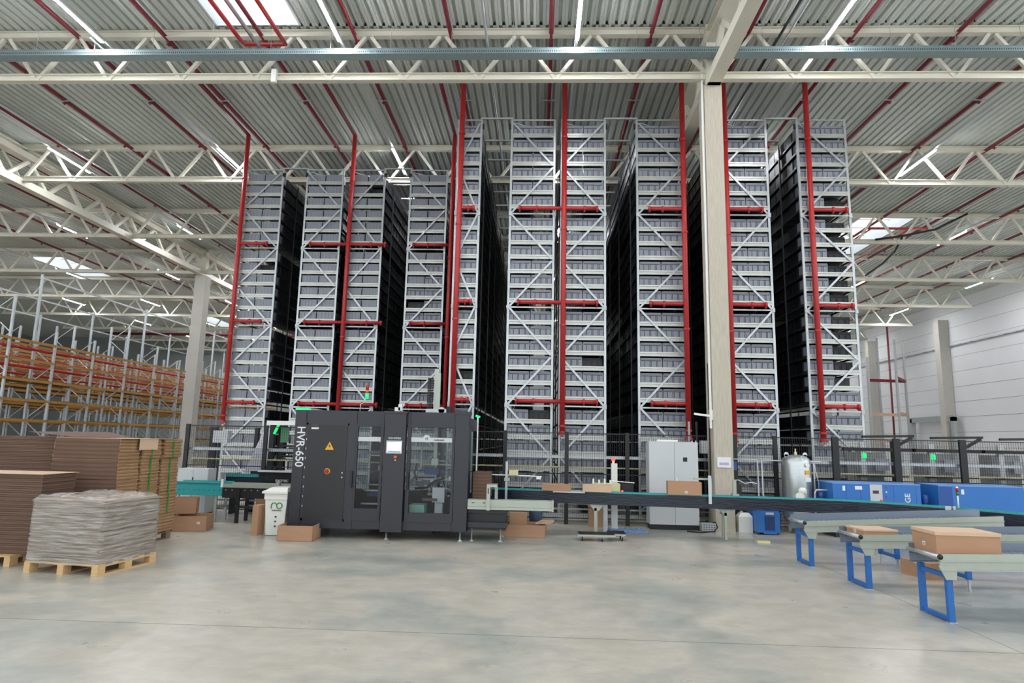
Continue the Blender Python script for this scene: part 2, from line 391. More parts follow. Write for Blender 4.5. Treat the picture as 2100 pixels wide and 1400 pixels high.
# ------------------------------------------------------------------ light strips
LX = [-37.3, -31.0, -24.3, -18.1, -11.75, -5.35, 0.86, 7.17, 13.6, 20.1, 27.2]
LY = [(4.6, 6.7), (12.9, 15.1), (21.3, 23.5), (29.8, 31.95), (38.4, 40.8), (47.3, 49.7), (56.5, 58.8), (65.0, 67.2)]
zl = 12.3
lxn = ['far left', 'second-left', 'third-left', 'fourth-left', 'fifth-left', 'sixth-left', 'middle', 'first-right', 'second-right', 'third-right', 'far right']
for i, lx in enumerate(LX):
    y0 = 8 if lx > -20 else 20
    y0 = 2.0
    m = MB().box(lx-.03, lx+.03, y0, 70, zl+.02, zl+.08)
    tag(part('lighting_rail', m, M_lgrey), 'thin pale lighting rail carrying the %s row of strip lamps' % lxn[i], 'lighting rail', 'lighting rails under the roof')
    for k, (ya, yb) in enumerate(LY):
        L_ = 2.25
        t = thing('strip_lamp', 'lit strip lamp, %s from the front on the %s lamp row' % (ORD[k] if k else 'nearest', lxn[i]), 'ceiling lamp', (lx, ya, zl), 0, 'lit strip lamps')
        part('housing', MB().box(lx-.045, lx+.045, ya, yb, zl-.02, zl+.018).box(lx-.05, lx-.042, ya, yb, zl-.045, zl-.0).box(lx+.042, lx+.05, ya, yb, zl-.045, zl-.0), M_white, t)
        part('diffuser', MB().box(lx-.04, lx+.04, ya+.02, yb-.02, zl-.06, zl-.021), M_lamp, t)

# ------------------------------------------------------------------ roof pipes
PXS = [-28.85, -26.2, -23.6, -21.0, -18.35, -15.75, -12.85, -10.4, -7.7, -5.12, -2.5, 0.2, 2.86, 5.4, 8.17, 10.8, 13.5, 16.1, 18.8, 21.4, 24, 26.6]
me_head = meshof('sprinkler_head', MB().box(-.012, .012, 0, .03, -.1, .04).box(-.05, .05, -.03, .06, -.06, -.04), M_dred)
me_hang = meshof('hanger', MB().box(-.22, .22, 0, .035, 0, .03), M_galv)
for i, px in enumerate(PXS):
    t = thing('sprinkler_pipe', 'dark red sprinkler pipe under the roof deck, %s from the left' % ORD[i+1], 'pipe', (px, 2, 12.8), 0, 'dark red roof sprinkler pipes')
    part('pipe', MB().tube([(px, 2, 12.78), (px, 68, 12.78)], .06, 6), M_dred, t, True)
    for q in range(16): ch('sprinkler_head', me_head, t, (0, 7.6+q*3.1, -.08))
    for q in range(8): ch('hanger', me_hang, t, (0, 10+q*6.85, -.085))

# feed pipes of the rack risers
def riser(x, ztop, zbot, yy, pts, label, r=.065):
    t = thing('sprinkler_riser', label, 'pipe', (x, yy, zbot), 0, 'red sprinkler risers before the racks')
    part('pipe', MB().tube([(x, yy, zbot), (x, yy, ztop)], r, 10), M_red, t, True)
    if pts: part('feed_pipe', MB().tube(pts, r*.85, 8), M_dred, t, True)
    m = MB()
    zz = zbot+.2
    m.lathe((x, yy, zbot-.02), [(r*1.5, 0), (r*1.5, .05), (r*1.1, .06), (r*1.1, .1)], 12)
    while zz < ztop: m.lathe((x, yy, zz), [(r*1.25, 0), (r*1.25, .05)], 10); zz += 2.8
    part('coupling', m, M_red, t)
    part('valve', MB().ball((x+.02, yy, zbot-.11), .07), M_galv, t, True)
    return t
D1, D2 = 17.8, 21.4                       # front planes of the near and the set-back racks
RY1, RY2 = D1-.18, D2-.18
ZH = 12.78
riser_specs = [(-10.62, RY2, 2.42, 'red riser pipe at the left edge of the leftmost rack', -10.62),
    (-6.72, RY2, 2.36, 'red riser pipe between second and third racks from left', -6.72),
    (-3.12, RY2, 2.40, 'red riser pipe at the right edge of the fourth rack', -3.12),
    (-2.38, RY1, 2.35, 'red riser pipe over the narrow rack', None),
    (.66, RY1, 2.21, 'red riser pipe between sixth and seventh racks', None),
    (4.09, RY1, 2.15, 'red riser pipe just left of the concrete column', None),
    (5.31, RY1, 2.10, 'red riser pipe just right of the concrete column', None),
    (7.67, RY1, 2.16, 'rightmost red riser pipe, on the rightmost rack', None)]
RIS = []
for x, ry, zb_, lab, fx in riser_specs:
    RIS.append(riser(x, ZH-.05, zb_, ry, [(x, ry, ZH-.05), (x, RY1, ZH-.05)] if fx is not None else None, lab, .075))
m = MB().tube([(-9.6, RY1, ZH), (7.67, RY1, ZH)], .05, 8)
tag(part('sprinkler_main', m, M_red, None, True), 'long red header pipe running behind the nearest roof truss', 'pipe')
m = MB().tube([(-7.7, 13.0, 12.4), (-7.7, 15.2, 12.4)], .05, 8).tube([(-8.0, 11, 12.25), (-8.0, 15.1, 12.3), (-8.0, 15.35, 12.35), (-6.9, 15.35, 12.35), (-6.9, 11, 12.3)], .055, 8)
tag(part('sprinkler_loop', m, M_red, None, True), 'red pipe loop hanging under the nearest left skylight', 'pipe')
m = MB().tube([(15.6, 29.9, 12.4), (18.4, 29.9, 12.4)], .06, 8).tube([(15.8, 29.9, 12.4), (15.8, 36, 12.4)], .04, 6).tube([(17.6, 29.9, 12.4), (17.6, 36, 12.4)], .04, 6)
tag(part('sprinkler_loop', m, M_red, None, True), 'red pipe loop under the right skylight beyond the racks', 'pipe')
# far header
m = MB().tube([(-44, 62.0, 11.9), (-12, 62.0, 11.9)], .14, 8)
tag(part('sprinkler_main', m, M_dred, None, True), 'thick dark red header pipe far back on the left', 'pipe')
m = MB().tube([(12, 64, 11.6), (29, 64, 11.6)], .14, 8)
tag(part('sprinkler_main', m, M_dred, None, True), 'thick dark red header pipe far back on the right', 'pipe')

# perforated cable tray crossing in front
t = thing('cable_tray', 'blue-grey perforated cable tray crossing below the nearest truss', 'cable tray', (0, 15.1, 11.95))
m = MB(); y0 = 15.0
m.box(-22, 28.5, y0, y0+.3, 11.84, 11.846); m.box(-22, 28.5, y0, y0+.006, 11.846, 11.99); m.box(-22, 28.5, y0+.294, y0+.3, 11.846, 11.99)
m.box(-22, 28.5, y0-.012, y0, 11.975, 11.99)
part('tray', m, M_ceil_tray, t)
me_rod = meshof('hanger_rod', MB().tube([(0, 0, 0), (0, 0, .95)], .007, 4), M_galv)
for k in range(30): ch('hanger_rod', me_rod, t, (-20+k*1.6, .05, .03))
m = MB()
for k in range(900): m.box(-22+k*.055, -22+k*.055+.02, y0-.003, y0-.001, 11.875, 11.92)
part('perforation', m, M_trim, t)['kind'] = 'stuff'
# pale conduits along the hall
for x, z, ya, yb, lab, r_ in ((-1.45, 12.1, 5, 30, 'pale conduit crossing the nearest truss above the racks', .035), (-7.5, 12.15, 5, 15.6, 'pale conduit passing under the nearest left skylight', .04),
                              (-12.05, 12.35, 15, 60, 'bright cable conduit beside the fifth-left lamp row', .03), (6.1, 12.5, 12, 22, 'dark cable conduit right of the concrete column', .04), (6.3, 12.5, 12, 30, 'silver conduit right of the concrete column', .03),
                              (-17.7, 12.5, 12, 60, 'silver cable conduit beside the left girder', .05)):
    tag(part('conduit', MB().tube([(x, ya, z), (x, yb, z)], r_, 6), M_galv if 'dark' not in lab else M_trim, None, True), lab, 'conduit')
tag(part('truss_junction_box', MB().box(-7.28, -7.15, 15.47, 15.57, 11.35, 11.72), M_white), 'small white junction box clipped on the nearest truss below the skylight', 'junction box')
pa = [PY(1984, 438, 28.5), PY(1920, 470, 29.0), PY(1850, 484, 29), PY(1795, 491, 29.1)]
pb = [PY(1850, 487, 29.1), PY(1835, 515, 31), PY(1810, 540, 33), PY(1775, 565, 35.5)]
tag(part('cable', MB().tube(pa, .05, 6).tube(pb, .05, 6), M_cable, None, True), 'black cable sagging below the roof at the right', 'cable')

# ================================================================== THE TOTE RACKS
RK = [  # x0, x1, front plane, brace starts on the left?, words
    (-10.64, -9.30, D2, False, 'leftmost rack'), (-8.40, -7.10, D2, True, 'second rack from left'), (-6.80, -5.60, D2, False, 'third rack from left'), (-4.65, -3.36, D2, True, 'fourth rack from left'),
    (-2.50, -1.82, D1, False, 'narrow fifth rack'), (-.90, .37, D1, True, 'sixth rack from left'), (.59, 1.85, D1, False, 'fourth rack from right'), (2.79, 4.11, D1, True, 'third rack from right'),
    (5.27, 6.54, D1, False, 'second rack from right'), (7.45, 8.82, D1, True, 'rightmost rack')]
STR = [11.43, 8.55, 5.77, 2.98]
RAIL = []
for k, s_ in enumerate(STR):
    p_ = .443 if k == 0 else .43
    RAIL += [s_-p_*j for j in range(1, 7)]
def beam_mesh(w):      # open shelf rail: a sigma profile along x, facing the camera
    m = MB(); pr = [(0, .062), (-.035, .062), (-.035, .022), (-.022, .01), (-.022, -.01), (-.035, -.022), (-.035, -.062), (0, -.062)]
    return m.ext(pr, 'X', 0, w)
def post_mesh():
    m = MB(); h = 11.5
    m.box(-.032, .032, -.02, .03, 0, h); return m
me_node = meshof('node_plate', MB().box(-.04, .04, -.02, .02, -.06, .06), M_lgrey)
me_post = meshof('upright_post', post_mesh(), M_galv)
for i, (x0, x1, D, left, nm) in enumerate(RK):
    t = thing('tote_rack', 'tall grey steel tote rack full of totes, the %s' % nm, 'storage rack', ((x0+x1)/2, D, 0), 0, 'tall steel tote racks')
    for x in (x0, x1):
        ch('upright_post', me_post, t, (x-(x0+x1)/2, 0, 0))
    bm_ = meshof('shelf_rail', beam_mesh(x1-x0-.06), M_beam)
    for z in RAIL: ch('shelf_rail', bm_, t, (-(x1-x0)/2+.03, .01, z))
    sm = meshof('cross_strut', MB().box(0, x1-x0, -.03, .0, -.02, .02), M_galv)
    for z in STR: ch('cross_strut', sm, t, (-(x1-x0)/2, -.01, z+(.04 if z > 11 else 0)))
    a, b_ = (x0+.04, x1-.04) if left else (x1-.04, x0+.04)
    zz = [11.4, 10.0, 8.55, 7.16, 5.77, 4.37, 2.98, 1.6, .2]
    for k in range(8):
        p0, p1 = ((a, zz[k]), (b_, zz[k+1])) if k % 2 == 0 else ((b_, zz[k]), (a, zz[k+1]))
        part('diagonal_brace', MB().bar((p0[0], D-.045, p0[1]-.03), (p1[0], D-.045, p1[1]+.03), .012, .055, (0, 0, 1)), M_galv, t)
    # short top stay and node plates
    for z in STR[1:]:
        for x in (x0, x1): ch('node_plate', me_node, t, (x-(x0+x1)/2, -.04, z))
    part('top_stay', MB().bar((x0+.1, D+.02, 11.4), (x1-.1, D+.5, 11.28), .03), M_galv, t)
    # rails running back along both faces, and rear frame
    m = MB(); yb = 40.0
    for z in RAIL:
        for x in (x0+.02, x1-.02): m.box(x-.008, x+.008, D+.05, yb, z-.035, z+.02)
    part('depth_rail', m, M_trim, t)['kind'] = 'stuff'
    m = MB(); y = D+1.42
    while y < yb:
        for x in (x0, x1): m.box(x-.018, x+.018, y-.02, y+.02, 0, 11.4)
        y += 2.84
    part('rear_upright', m, M_trim, t)['kind'] = 'stuff'
# tie bars across the aisles
for a, b_ in ((0, 1), (2, 3), (4, 5), (6, 7), (8, 9)):
    xa, xb = RK[a][1], RK[b_][0]; D = RK[a][2]
    me1 = meshof('aisle_tie_bar', MB().box(xa-.03, xb+.03, -.03, .03, -.025, .025), M_galv)
    for k in range(13):
        o = bpy.data.objects.new('aisle_tie_bar', me1); COL.objects.link(o); o.location = (0, D+k*1.42, 11.53)
        tag(o, 'grey tie bar over the aisle right of the %s, %s' % (RK[a][4], 'front one' if k == 0 else ORD[k+1]+' back'), 'tie bar', 'tie bars across the rack aisles')
    for x in (xa+.03, xb-.03):
        solo('aisle_lamp_bracket', MB().box(x-.05, x+.05, D-.02, D+.05, 11.22, 11.36), M_blackp, 'small black bracket, %s side of the aisle by the %s' % ('left' if x < (xa+xb)/2 else 'right', RK[a][4]), 'bracket', (x, D, 11.3))

# totes
def tote_mesh(w, d, h, m_, name, ribs=5, side=False):
    m = MB(); t = .012
    m.box(t+.02, w-t-.02, t+.02, d-t-.02, 0, h-.01)
    m.box(0, w, 0, d, h-.035, h)                # rim
    m.box(.004, w-.004, .004, d-.004, 0, .02)
    cuts = [0, .2, .44, .5, .74, .8, 1] if not side else [0, .3, .68, 1]     # wall panels with open grooves between them
    for a, b_ in zip(cuts[:-1], cuts[1:]):
        m.box(w*a+.008, w*b_-.008, .006, d-.006, .02, h-.085)
    m.box(.008, w-.008, .006, d-.006, h-.066, h-.04)
    if side:
        for q in range(4): y = d*(q+.5)/4; m.box(0, w, y-.01, y+.01, .02, h-.04)
    for q in (0, 1): m.box(w*q+(.0 if q == 0 else -.02), w*q+(.02 if q == 0 else 0), 0, d, .0, h)
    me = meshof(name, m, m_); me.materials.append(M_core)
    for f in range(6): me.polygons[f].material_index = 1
    return me
M_core = mat('tote_core_groove_shade', '3B3F47', .5)  # core coloured dark to stand in for shade in the grey totes' grooves
TH, TD = .262, .43
tmeshes = {}
def dark(i, side, z):       # cells whose front tote is absent and a black crate stands further in
    lst = [(5, 1, 2.55), (6, 1, 4.08), (3, 0, 6.4), (3, 0, 2.55), (2, 1, 10.55), (4, 0, 3.7), (0, 1, 7.7)]
    for a, b_, c in lst:
        if a == i and b_ == side and abs(c-z) < .21: return True
    return i == 9 and side == 1 and 3.4 < z < 8.9
fronts = []
for i, (x0, x1, D, left, nm) in enumerate(RK):
    cells = 1 if i == 4 else 2; w = (x1-x0-.1-.02*(cells-1))/cells
    for s_ in range(cells):
        xs = x0+.05+s_*(w+.02)
        for k, z in enumerate(RAIL):
            dk = dark(i, s_, z) or dark(i, 0, z) and i == 4
            if i == 9 and s_ == 1 and abs(z-RAIL[16]) < .05: continue
            fronts.append(((xs+w/2)**2+D**2+(z-2)**2, i, s_, k, xs, D+.02+(.25 if dk else 0), z+.062, w, dk))
fronts.sort(key=lambda q: q[0])
rest = MB(); restd = MB()
def shelfw(k): return '%s shelf from the top' % ORD[k+1]
n_tote = 0
for q, (d_, i, s_, k, xs, y, z, w, dk) in enumerate(fronts):
    nm = RK[i][4]; sd = '' if i == 4 else (' left' if s_ == 0 else ' right')
    if dk or n_tote < 300:
        key = (round(w, 3), dk, random.randint(0, 2))
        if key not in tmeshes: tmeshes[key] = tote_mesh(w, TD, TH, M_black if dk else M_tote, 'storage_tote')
        o = bpy.data.objects.new('black_crate' if dk else 'storage_tote', tmeshes[key]); COL.objects.link(o); o.location = (xs, y, z)
        if dk: tag(o, 'black crate set back,%s cell, %s, %s' % (sd, shelfw(k), nm), 'crate', 'black crates set back in front cells')
        else: tag(o, 'grey plastic tote,%s cell of the %s, %s' % (sd, shelfw(k), nm), 'tote', 'grey totes on the rack fronts'); n_tote += 1
    else:
        rest.box(xs+.01, xs+w-.01, y+.01, y+TD-.01, z, z+TH-.01).box(xs, xs+w, y, y+TD, z+TH-.035, z+TH)
        for c in range(5): rest.box(xs+w*(c+.5)/5-.005, xs+w*(c+.5)/5+.005, y, y+.02, z+.02, z+TH-.04)
o = part('storage_tote', rest, M_tote); tag(o, 'the remaining grey totes high on the four set-back left racks', 'totes', None, 'stuff')
# black crates behind, along the aisles
side_faces = {0: 'R', 1: 'L', 2: 'R', 3: 'L', 4: 'R', 5: 'L', 6: 'R', 7: 'LR', 8: 'LR', 9: 'LR'}
indiv = {(0, 'R'): 4, (2, 'R'): 2, (4, 'R'): 1, (9, 'L'): 5}
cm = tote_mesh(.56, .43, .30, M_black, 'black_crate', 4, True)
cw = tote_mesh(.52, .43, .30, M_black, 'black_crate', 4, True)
stf = MB()
for i, (x0, x1, D, left, nm) in enumerate(RK):
    for sd in side_faces[i]:
        W = .5 if i == 4 else .56
        xs = x0+.03 if sd == 'L' else x1-.03-W
        col = 1
        y = D+.5
        while y < 39.5:
            for k, z in enumerate(RAIL):
                if col <= indiv.get((i, sd), 0):
                    o = bpy.data.objects.new('black_crate', cw if i == 4 else cm); COL.objects.link(o); o.location = (xs, y, z+.03)
                    tag(o, 'black aisle crate, %s, %s, %s' % (['front', 'second', 'third', 'fourth', 'fifth'][col-1]+' column', shelfw(k).replace(' shelf from the top', ' shelf down'), nm), 'crate', 'black crates along the rack aisles')
                else:
                    stf.box(xs+.012, xs+W-.012, y+.012, y+.418, z+.03, z+.32).box(xs, xs+W, y, y+.43, z+.30, z+.335)
            y += .47; col += 1
tag(part('black_crate', stf, M_black), 'the many black crates lining the rack aisles further back', 'crates', None, 'stuff')
# sprinkler branches across the racks
BR = [(0, [(.1, 1.0)]), (1, [(-1.35, -.1), (.1, 1.3)]), (2, [(-1.3, -.1)]), (3, [(.08, .42)]), (4, [(-1.28, -.1), (.1, .95)]), (5, [(-.98, -.1)]), (6, [(.1, .98)]), (7, [(.1, .98)])]
for ri, segs in BR:
    x, ry = riser_specs[ri][0], riser_specs[ri][1]; t = RIS[ri]
    for z in STR[1:]:
        for a, b_ in segs:
            m = MB().tube([(x+a*.0, ry, z+.12), (x+(a if abs(a) > abs(b_) else b_), ry, z+.12)], .055, 8)
            for e in ((a if abs(a) > abs(b_) else b_),):
                for u in (1.0, .62):
                    xx = x+e*u; m.tube([(xx-.03, ry, z+.12), (xx+.03, ry, z+.12)], .08, 8); m.tube([(xx, ry, z+.12), (xx, ry, z+.02)], .03, 6)
            part('branch_pipe', m, M_red, t, True)

# ================================================================== LEFT PALLET RACKS
RL = [(-23.2, 'nearest'), (-26.4, 'second'), (-29.6, 'third')]
for ri, (x, nm) in enumerate(RL):
    t = thing('pallet_rack', 'long orange-beamed pallet rack on the left, %s row' % nm, 'pallet rack', (x, 40, 0), 0, 'orange pallet racks')
    ya, yb = 24.0, 56.0; n = 12; st = (yb-ya)/n
    um = MB(); hh = 7.9
    for xx in (0, -1.05): um.box(xx-.05, xx+.05, -.04, .04, 0, hh if True else 6)
    for k in range(9):
        z0, z1 = .3+k*.85, .3+(k+1)*.85
        um.bar((0 if k % 2 else -1.05, 0, z0), (-1.05 if k % 2 else 0, 0, min(z1, hh)), .035)
    ume = meshof('upright_frame', um, M_galv)
    for k in range(n+1): ch('upright_frame', ume, t, (0, ya+k*st-40, 0 if k % 3 == 1 else -1.2))
    bm_ = MB()
    for xx in (0.06, -1.11): bm_.box(xx-.025, xx+.025, 0.05, st-.05, -.06, .06)
    bme = meshof('orange_beam', bm_, M_orange)
    for z in (1.55, 2.45, 3.35, 4.25, 5.15, 6.0):
        for k in range(n): ch('orange_beam', bme, t, (0, ya+k*st-40, z))
    m = MB()
    for z in (4.9, 5.75): m.tube([(x-.5, ya, z), (x-.5, yb, z)], .07, 6)
    part('in_rack_sprinkler_pipe', m, M_red, t, True)
    m = MB()
    for k in range(4): m.box(x-.05, x+.05, ya+4+k*8-.04, ya+4+k*8+.04, 6, 9.2-.2*ri)
    m.box(x-.02, x+.02, ya+4, ya+28, 9.0-.2*ri, 9.08-.2*ri)
    part('portal_frame', m, M_galv, t)
    m = MB()
    for k in range(n):
        for z in (1.62, 2.52, 3.42, 4.32):
            if random.random() < .75: m.box(x-1.1, x, ya+k*st+.1, ya+(k+1)*st-.1, z-.01, z+.02)
    part('shelf_deck', m, M_stackd, t)
for k, (x, y) in enumerate(((-17.9, 40.2), (-14.2, 43.5))):
    m = MB().box(x-.06, x+.06, y-.05, y+.05, 0, 11.4)
    tag(part('guard_post', m, M_galv), ['grey steel post right behind the pale left column', 'grey steel post near the leftmost rack'][k], 'post')
    m = MB().tube([(x+.25, y, 0), (x+.25, y, 11.5)], .07, 6)
    tag(part('sprinkler_pipe', m, M_dred, None, True), ['dark red vertical pipe behind the pale left column', 'dark red vertical pipe near the leftmost rack'][k], 'pipe')
# right small pallet rack
t = thing('pallet_rack', 'tall narrow pallet rack end against the pale right wall', 'pallet rack', (27.5, 50, 0))
m = MB()
for x, y, z1 in ((26.2, 47.6, 10.0), (27.4, 52.3, 10.9), (28.4, 50.4, 10.0), (25.4, 50.0, 9.0)):
    part('upright', MB().box(x-.07, x+.07, y-.06, y+.06, 0, z1), M_galv, t)
for z, mt in ((2.6, M_card2), (4.6, M_card2), (7.2, M_dred)):
    part('beam', MB().bar((25.4, 50.0, z), (28.4, 50.4, z), .1, .22).bar((26.2, 47.6, z), (28.4, 50.4, z), .1, .18), mt, t)
part('pipe', MB().tube([(27.6, 51, 0), (27.6, 51, 11.6)], .07, 6), M_dred, t, True)

# ================================================================== FENCE
FY = 16.25; FZ = 2.24
t = thing('mesh_fence', 'black wire mesh safety fence in front of the racks', 'fence', (0, FY, 0))
posts = [-9.02, -6.97, -5.4, -3.9, -2.4, -.82, .73, 2.24, 4.9, 5.88, 7.34, 8.82, 10.4, 12.0]
for x in posts: part('post', MB().box(x-(.075 if x > 7 else .05), x+(.075 if x > 7 else .05), FY-.03, FY+.03, 0, FZ+.02), M_blackp, t)
for a, b_ in zip(posts[:-1], posts[1:]):
    if a > 2 and b_ < 5: pass
    m = MB(); a += .04; b_ -= .04; z0 = .15
    n = int((b_-a)/.055)
    for k in range(n+1):
        x = a+(b_-a)*k/n; m.box(x-.003, x+.003, FY-.002, FY+.002, z0, FZ)
    for k in range(30):
        z = z0+(FZ-z0)*k/29; m.box(a, b_, FY-.004, FY-.001, z-.0015, z+.0015)
    for z in (z0, FZ-.02, 1.22): m.box(a, b_, FY-.012, FY+.012, z-.011, z+.011)
    part('mesh_panel', m, M_blackp, t)
t = thing('cable_tray', 'galvanized cable tray with white cables along the fence', 'cable tray', (0, 16.6, 1.6))
m = MB(); m.box(-9, 12, 16.35, 16.65, 1.60, 1.605); m.box(-9, 12, 16.34, 16.35, 1.60, 1.67); m.box(-9, 12, 16.65, 16.66, 1.6, 1.67)
part('tray', m, M_galv, t)
m = MB()
for k in range(4):
    pts = [(-9+j*.7, 16.42+k*.05+.01*math.sin(j*1.7+k), 1.64+.012*math.sin(j*2.3+k*2)) for j in range(30)]; m.tube(pts, .016, 6)
part('cables', m, M_lgrey, t, True)
tag(part('pipe_run', MB().tube([(-9, 16.5, 1.38), (12, 16.5, 1.36)], .022, 6), M_pale, None, True), 'thin yellowish pipe below the fence cable tray', 'pipe')
m = MB().box(-9, 12, 16.75, 16.95, .12, .2).box(-9, 12, 16.75, 16.8, .3, .34)
tag(part('floor_track', m, M_galv), 'low steel track on the floor behind the fence', 'track')

# ================================================================== CARTONING MACHINE
def carton(label, cx, cy, z0, w, d, h, rz, cat='cardboard box', lid=None, open_=False, tape=False, sticker=None, group=None, m=None):
    """one cardboard box; w along its own x, d along its own y"""
    m = m or M_card
    t = thing('cardboard_box', label, cat, (cx, cy, z0), rz, group)
    b = MB()
    if open_:
        e = .006
        b.box(-w/2, w/2, -d/2, d/2, 0, .008); b.box(-w/2, w/2, -d/2, -d/2+e, 0, h); b.box(-w/2, w/2, d/2-e, d/2, 0, h); b.box(-w/2, -w/2+e, -d/2, d/2, 0, h); b.box(w/2-e, w/2, -d/2, d/2, 0, h)
    else: b.box(-w/2, w/2, -d/2, d/2, 0, h)
    part('body', b, m, t, local=True)
    if lid: part('lid', MB().box(-w/2-.008, w/2+.008, -d/2-.008, d/2+.008, h-lid, h+.004), M_card2, t, local=True, label='paler cardboard lid')
    if tape: part('tape', MB().box(-w/2-.001, w/2+.001, -.025, .025, h-.03, h+.001), M_pale, t, local=True)
    if sticker:
        sx, sz, face = sticker
        s_ = MB()
        if face == 'F': s_.box(sx-.03, sx+.03, -d/2-.0025, -d/2-.001, sz-.022, sz+.022)
        else: s_.box(-w/2-.0025, -w/2-.001, sx-.03, sx+.03, sz-.022, sz+.022)
        part('address_sticker', s_, M_paper, t, local=True, label='white shipping sticker')
        s_ = MB()
        for q in range(4):
            if face == 'F': s_.box(sx-.02+q*.011, sx-.015+q*.011, -d/2-.0035, -d/2-.0025, sz-.014, sz+.01)
            else: s_.box(-w/2-.0035, -w/2-.0025, sx-.02+q*.011, sx-.015+q*.011, sz-.014, sz+.01)
        part('sticker_print', s_, M_ink, t, local=True)
    return t
MY = 13.0; MYB = 15.1; ZM = 2.54
t = thing('cartoning_machine', 'large anthracite cartoning machine with tall windows and HVR-650 lettering', 'packing machine', (-3.2, 14.0, 0))
mm = t
f0, f1 = MY, MY+.06
part('top_fascia', MB().box(-4.98, -1.39, f0, f1, 2.26, ZM), M_machine, t)
part('bottom_fascia', MB().box(-4.98, -1.39, f0, f1, .20, .36), M_machine, t)
part('corner_panel', MB().box(-4.98, -4.76, f0-.012, f1, .2, ZM), M_machine, t)
part('corner_panel', MB().box(-1.67, -1.39, f0-.02, f1+.1, .2, ZM+.02).box(-1.7, -1.36, f0-.03, f1+.1, ZM-.03, ZM+.03), M_machine, t)
b = MB()
for x in (-4.745, -3.80, -3.14, -2.60, -1.70): b.box(x-.006, x+.006, f0-.014, f0, .2, ZM)
part('panel_seam', b, M_trim, t)
part('mullion', MB().box(-3.85, -3.70, f0-.02, f1, .2, ZM), M_machine, t)
part('mullion', MB().box(-2.64, -2.60, f0-.02, f1, .2, ZM), M_machine, t)
d = part('cabinet_door', MB().box(-4.70, -3.88, f0-.02, f1, .38, 2.24), M_machine2, t, label='darker switch cabinet door')
b = MB().box(-4.74, -4.70, f0-.01, f1, .34, 2.28).box(-3.88, -3.85, f0-.01, f1, .34, 2.28).box(-4.74, -3.85, f0-.01, f1, 2.24, 2.28).box(-4.74, -3.85, f0-.01, f1, .34, .38)
part('door_frame', b, M_machine, t)
b = MB()
for k in range(8): b.box(-4.725, -4.712, f0-.018, f0-.01, .6+k*.19, .64+k*.19)
part('hinge_pin', b, M_galv, t)
p = PY(676, 915, f0-.02)
o = MB().prism([(p.x-.1, p.z-.07), (p.x+.1, p.z-.07), (p.x, p.z+.11)], f0-.024, f0-.02); part('warning_sign', o, M_yel, d)
o = MB()
for (a, c), (e_, g) in (((-.1, -.07), (.1, -.07)), ((.1, -.07), (0, .11)), ((0, .11), (-.1, -.07))):
    o.bar((p.x+a, f0-.025, p.z+c), (p.x+e_, f0-.025, p.z+g), .004, .013, (0, 1, 0) if c == g else (0, 0, 1))
o.add([(p.x+.012, f0-.026, p.z+.06), (p.x-.028, f0-.026, p.z-.005), (p.x+.004, f0-.026, p.z-.003), (p.x-.012, f0-.026, p.z-.055), (p.x+.03, f0-.026, p.z+.015), (p.x+.002, f0-.026, p.z+.012)], [(0, 1, 2, 5), (2, 3, 4, 5)])
part('sign_symbol', o, M_ink, d)
p = PY(671, 966, f0-.02)
o = MB(); o.tube([(p.x, f0-.03, p.z), (p.x, f0-.02, p.z)], .06, 18); part('switch_plate', o, M_yel, d, True)
o = MB(); o.tube([(p.x, f0-.055, p.z), (p.x, f0-.03, p.z)], .045, 18).box(p.x-.012, p.x+.012, f0-.075, f0-.055, p.z-.04, p.z+.04); part('main_switch', o, M_redo, d)
p = PY(649, 875, f0-.02)
part('rating_plate', MB().box(p.x-.11, p.x+.06, f0-.024, f0-.02, p.z-.0, p.z+.06), M_ink, d); part('rating_plate', MB().box(p.x-.1, p.x+.05, f0-.024, f0-.02, p.z-.045, p.z-.01), M_letter, d)
part('door_lock', MB().tube([(-3.94, f0-.03, 1.29), (-3.94, f0-.02, 1.29)], .015, 10).tube([(-3.94, f0-.03, 1.2), (-3.94, f0-.02, 1.2)], .015, 10), M_galv, d)
# window doors
def window_door(x0, x1, z0, z1, hx):
    o = MB(); px0, px1 = x0-.05, x1+.05
    o.box(px0, px1, f0-.015, f1-.01, .36, z0).box(px0, px1, f0-.015, f1-.01, z1, 2.27).box(px0, x0, f0-.015, f1-.01, z0, z1).box(x1, px1, f0-.015, f1-.01, z0, z1)
    w = part('window_door', o, M_machine, mm)
    part('pane', MB().box(x0, x1, f0+.01, f0+.018, z0, z1), M_glass, w)
    part('handle', MB().box(hx-.02, hx+.02, f0-.06, f0-.02, 1.0, 1.33), M_blackp, w)
    b_ = MB().box(x0, x1, f0+.004, f0+.008, z1-.30, z1-.21)
    part('printed_band', b_, M_lgrey, w)
    return w
w1 = window_door(-3.66, -3.19, .60, 2.23, -3.74)
w2 = window_door(-2.57, -1.73, .54, 2.24, -2.60)
p = PY(875, 899, f0)
part('logo_disc', MB().tube([(p.x, f0-.003, p.z), (p.x, f0+.003, p.z)], .075, 20), M_lgrey, w2)
textpart('logo_lettering', 'ri', .09, M_ink, w2, face_mat((p.x+.0, f0-.005, p.z)))
textpart('maker_lettering', 'roboteh', .06, M_ink, w2, face_mat((-2.0, f0+.002, 1.985)), sx=1.1)
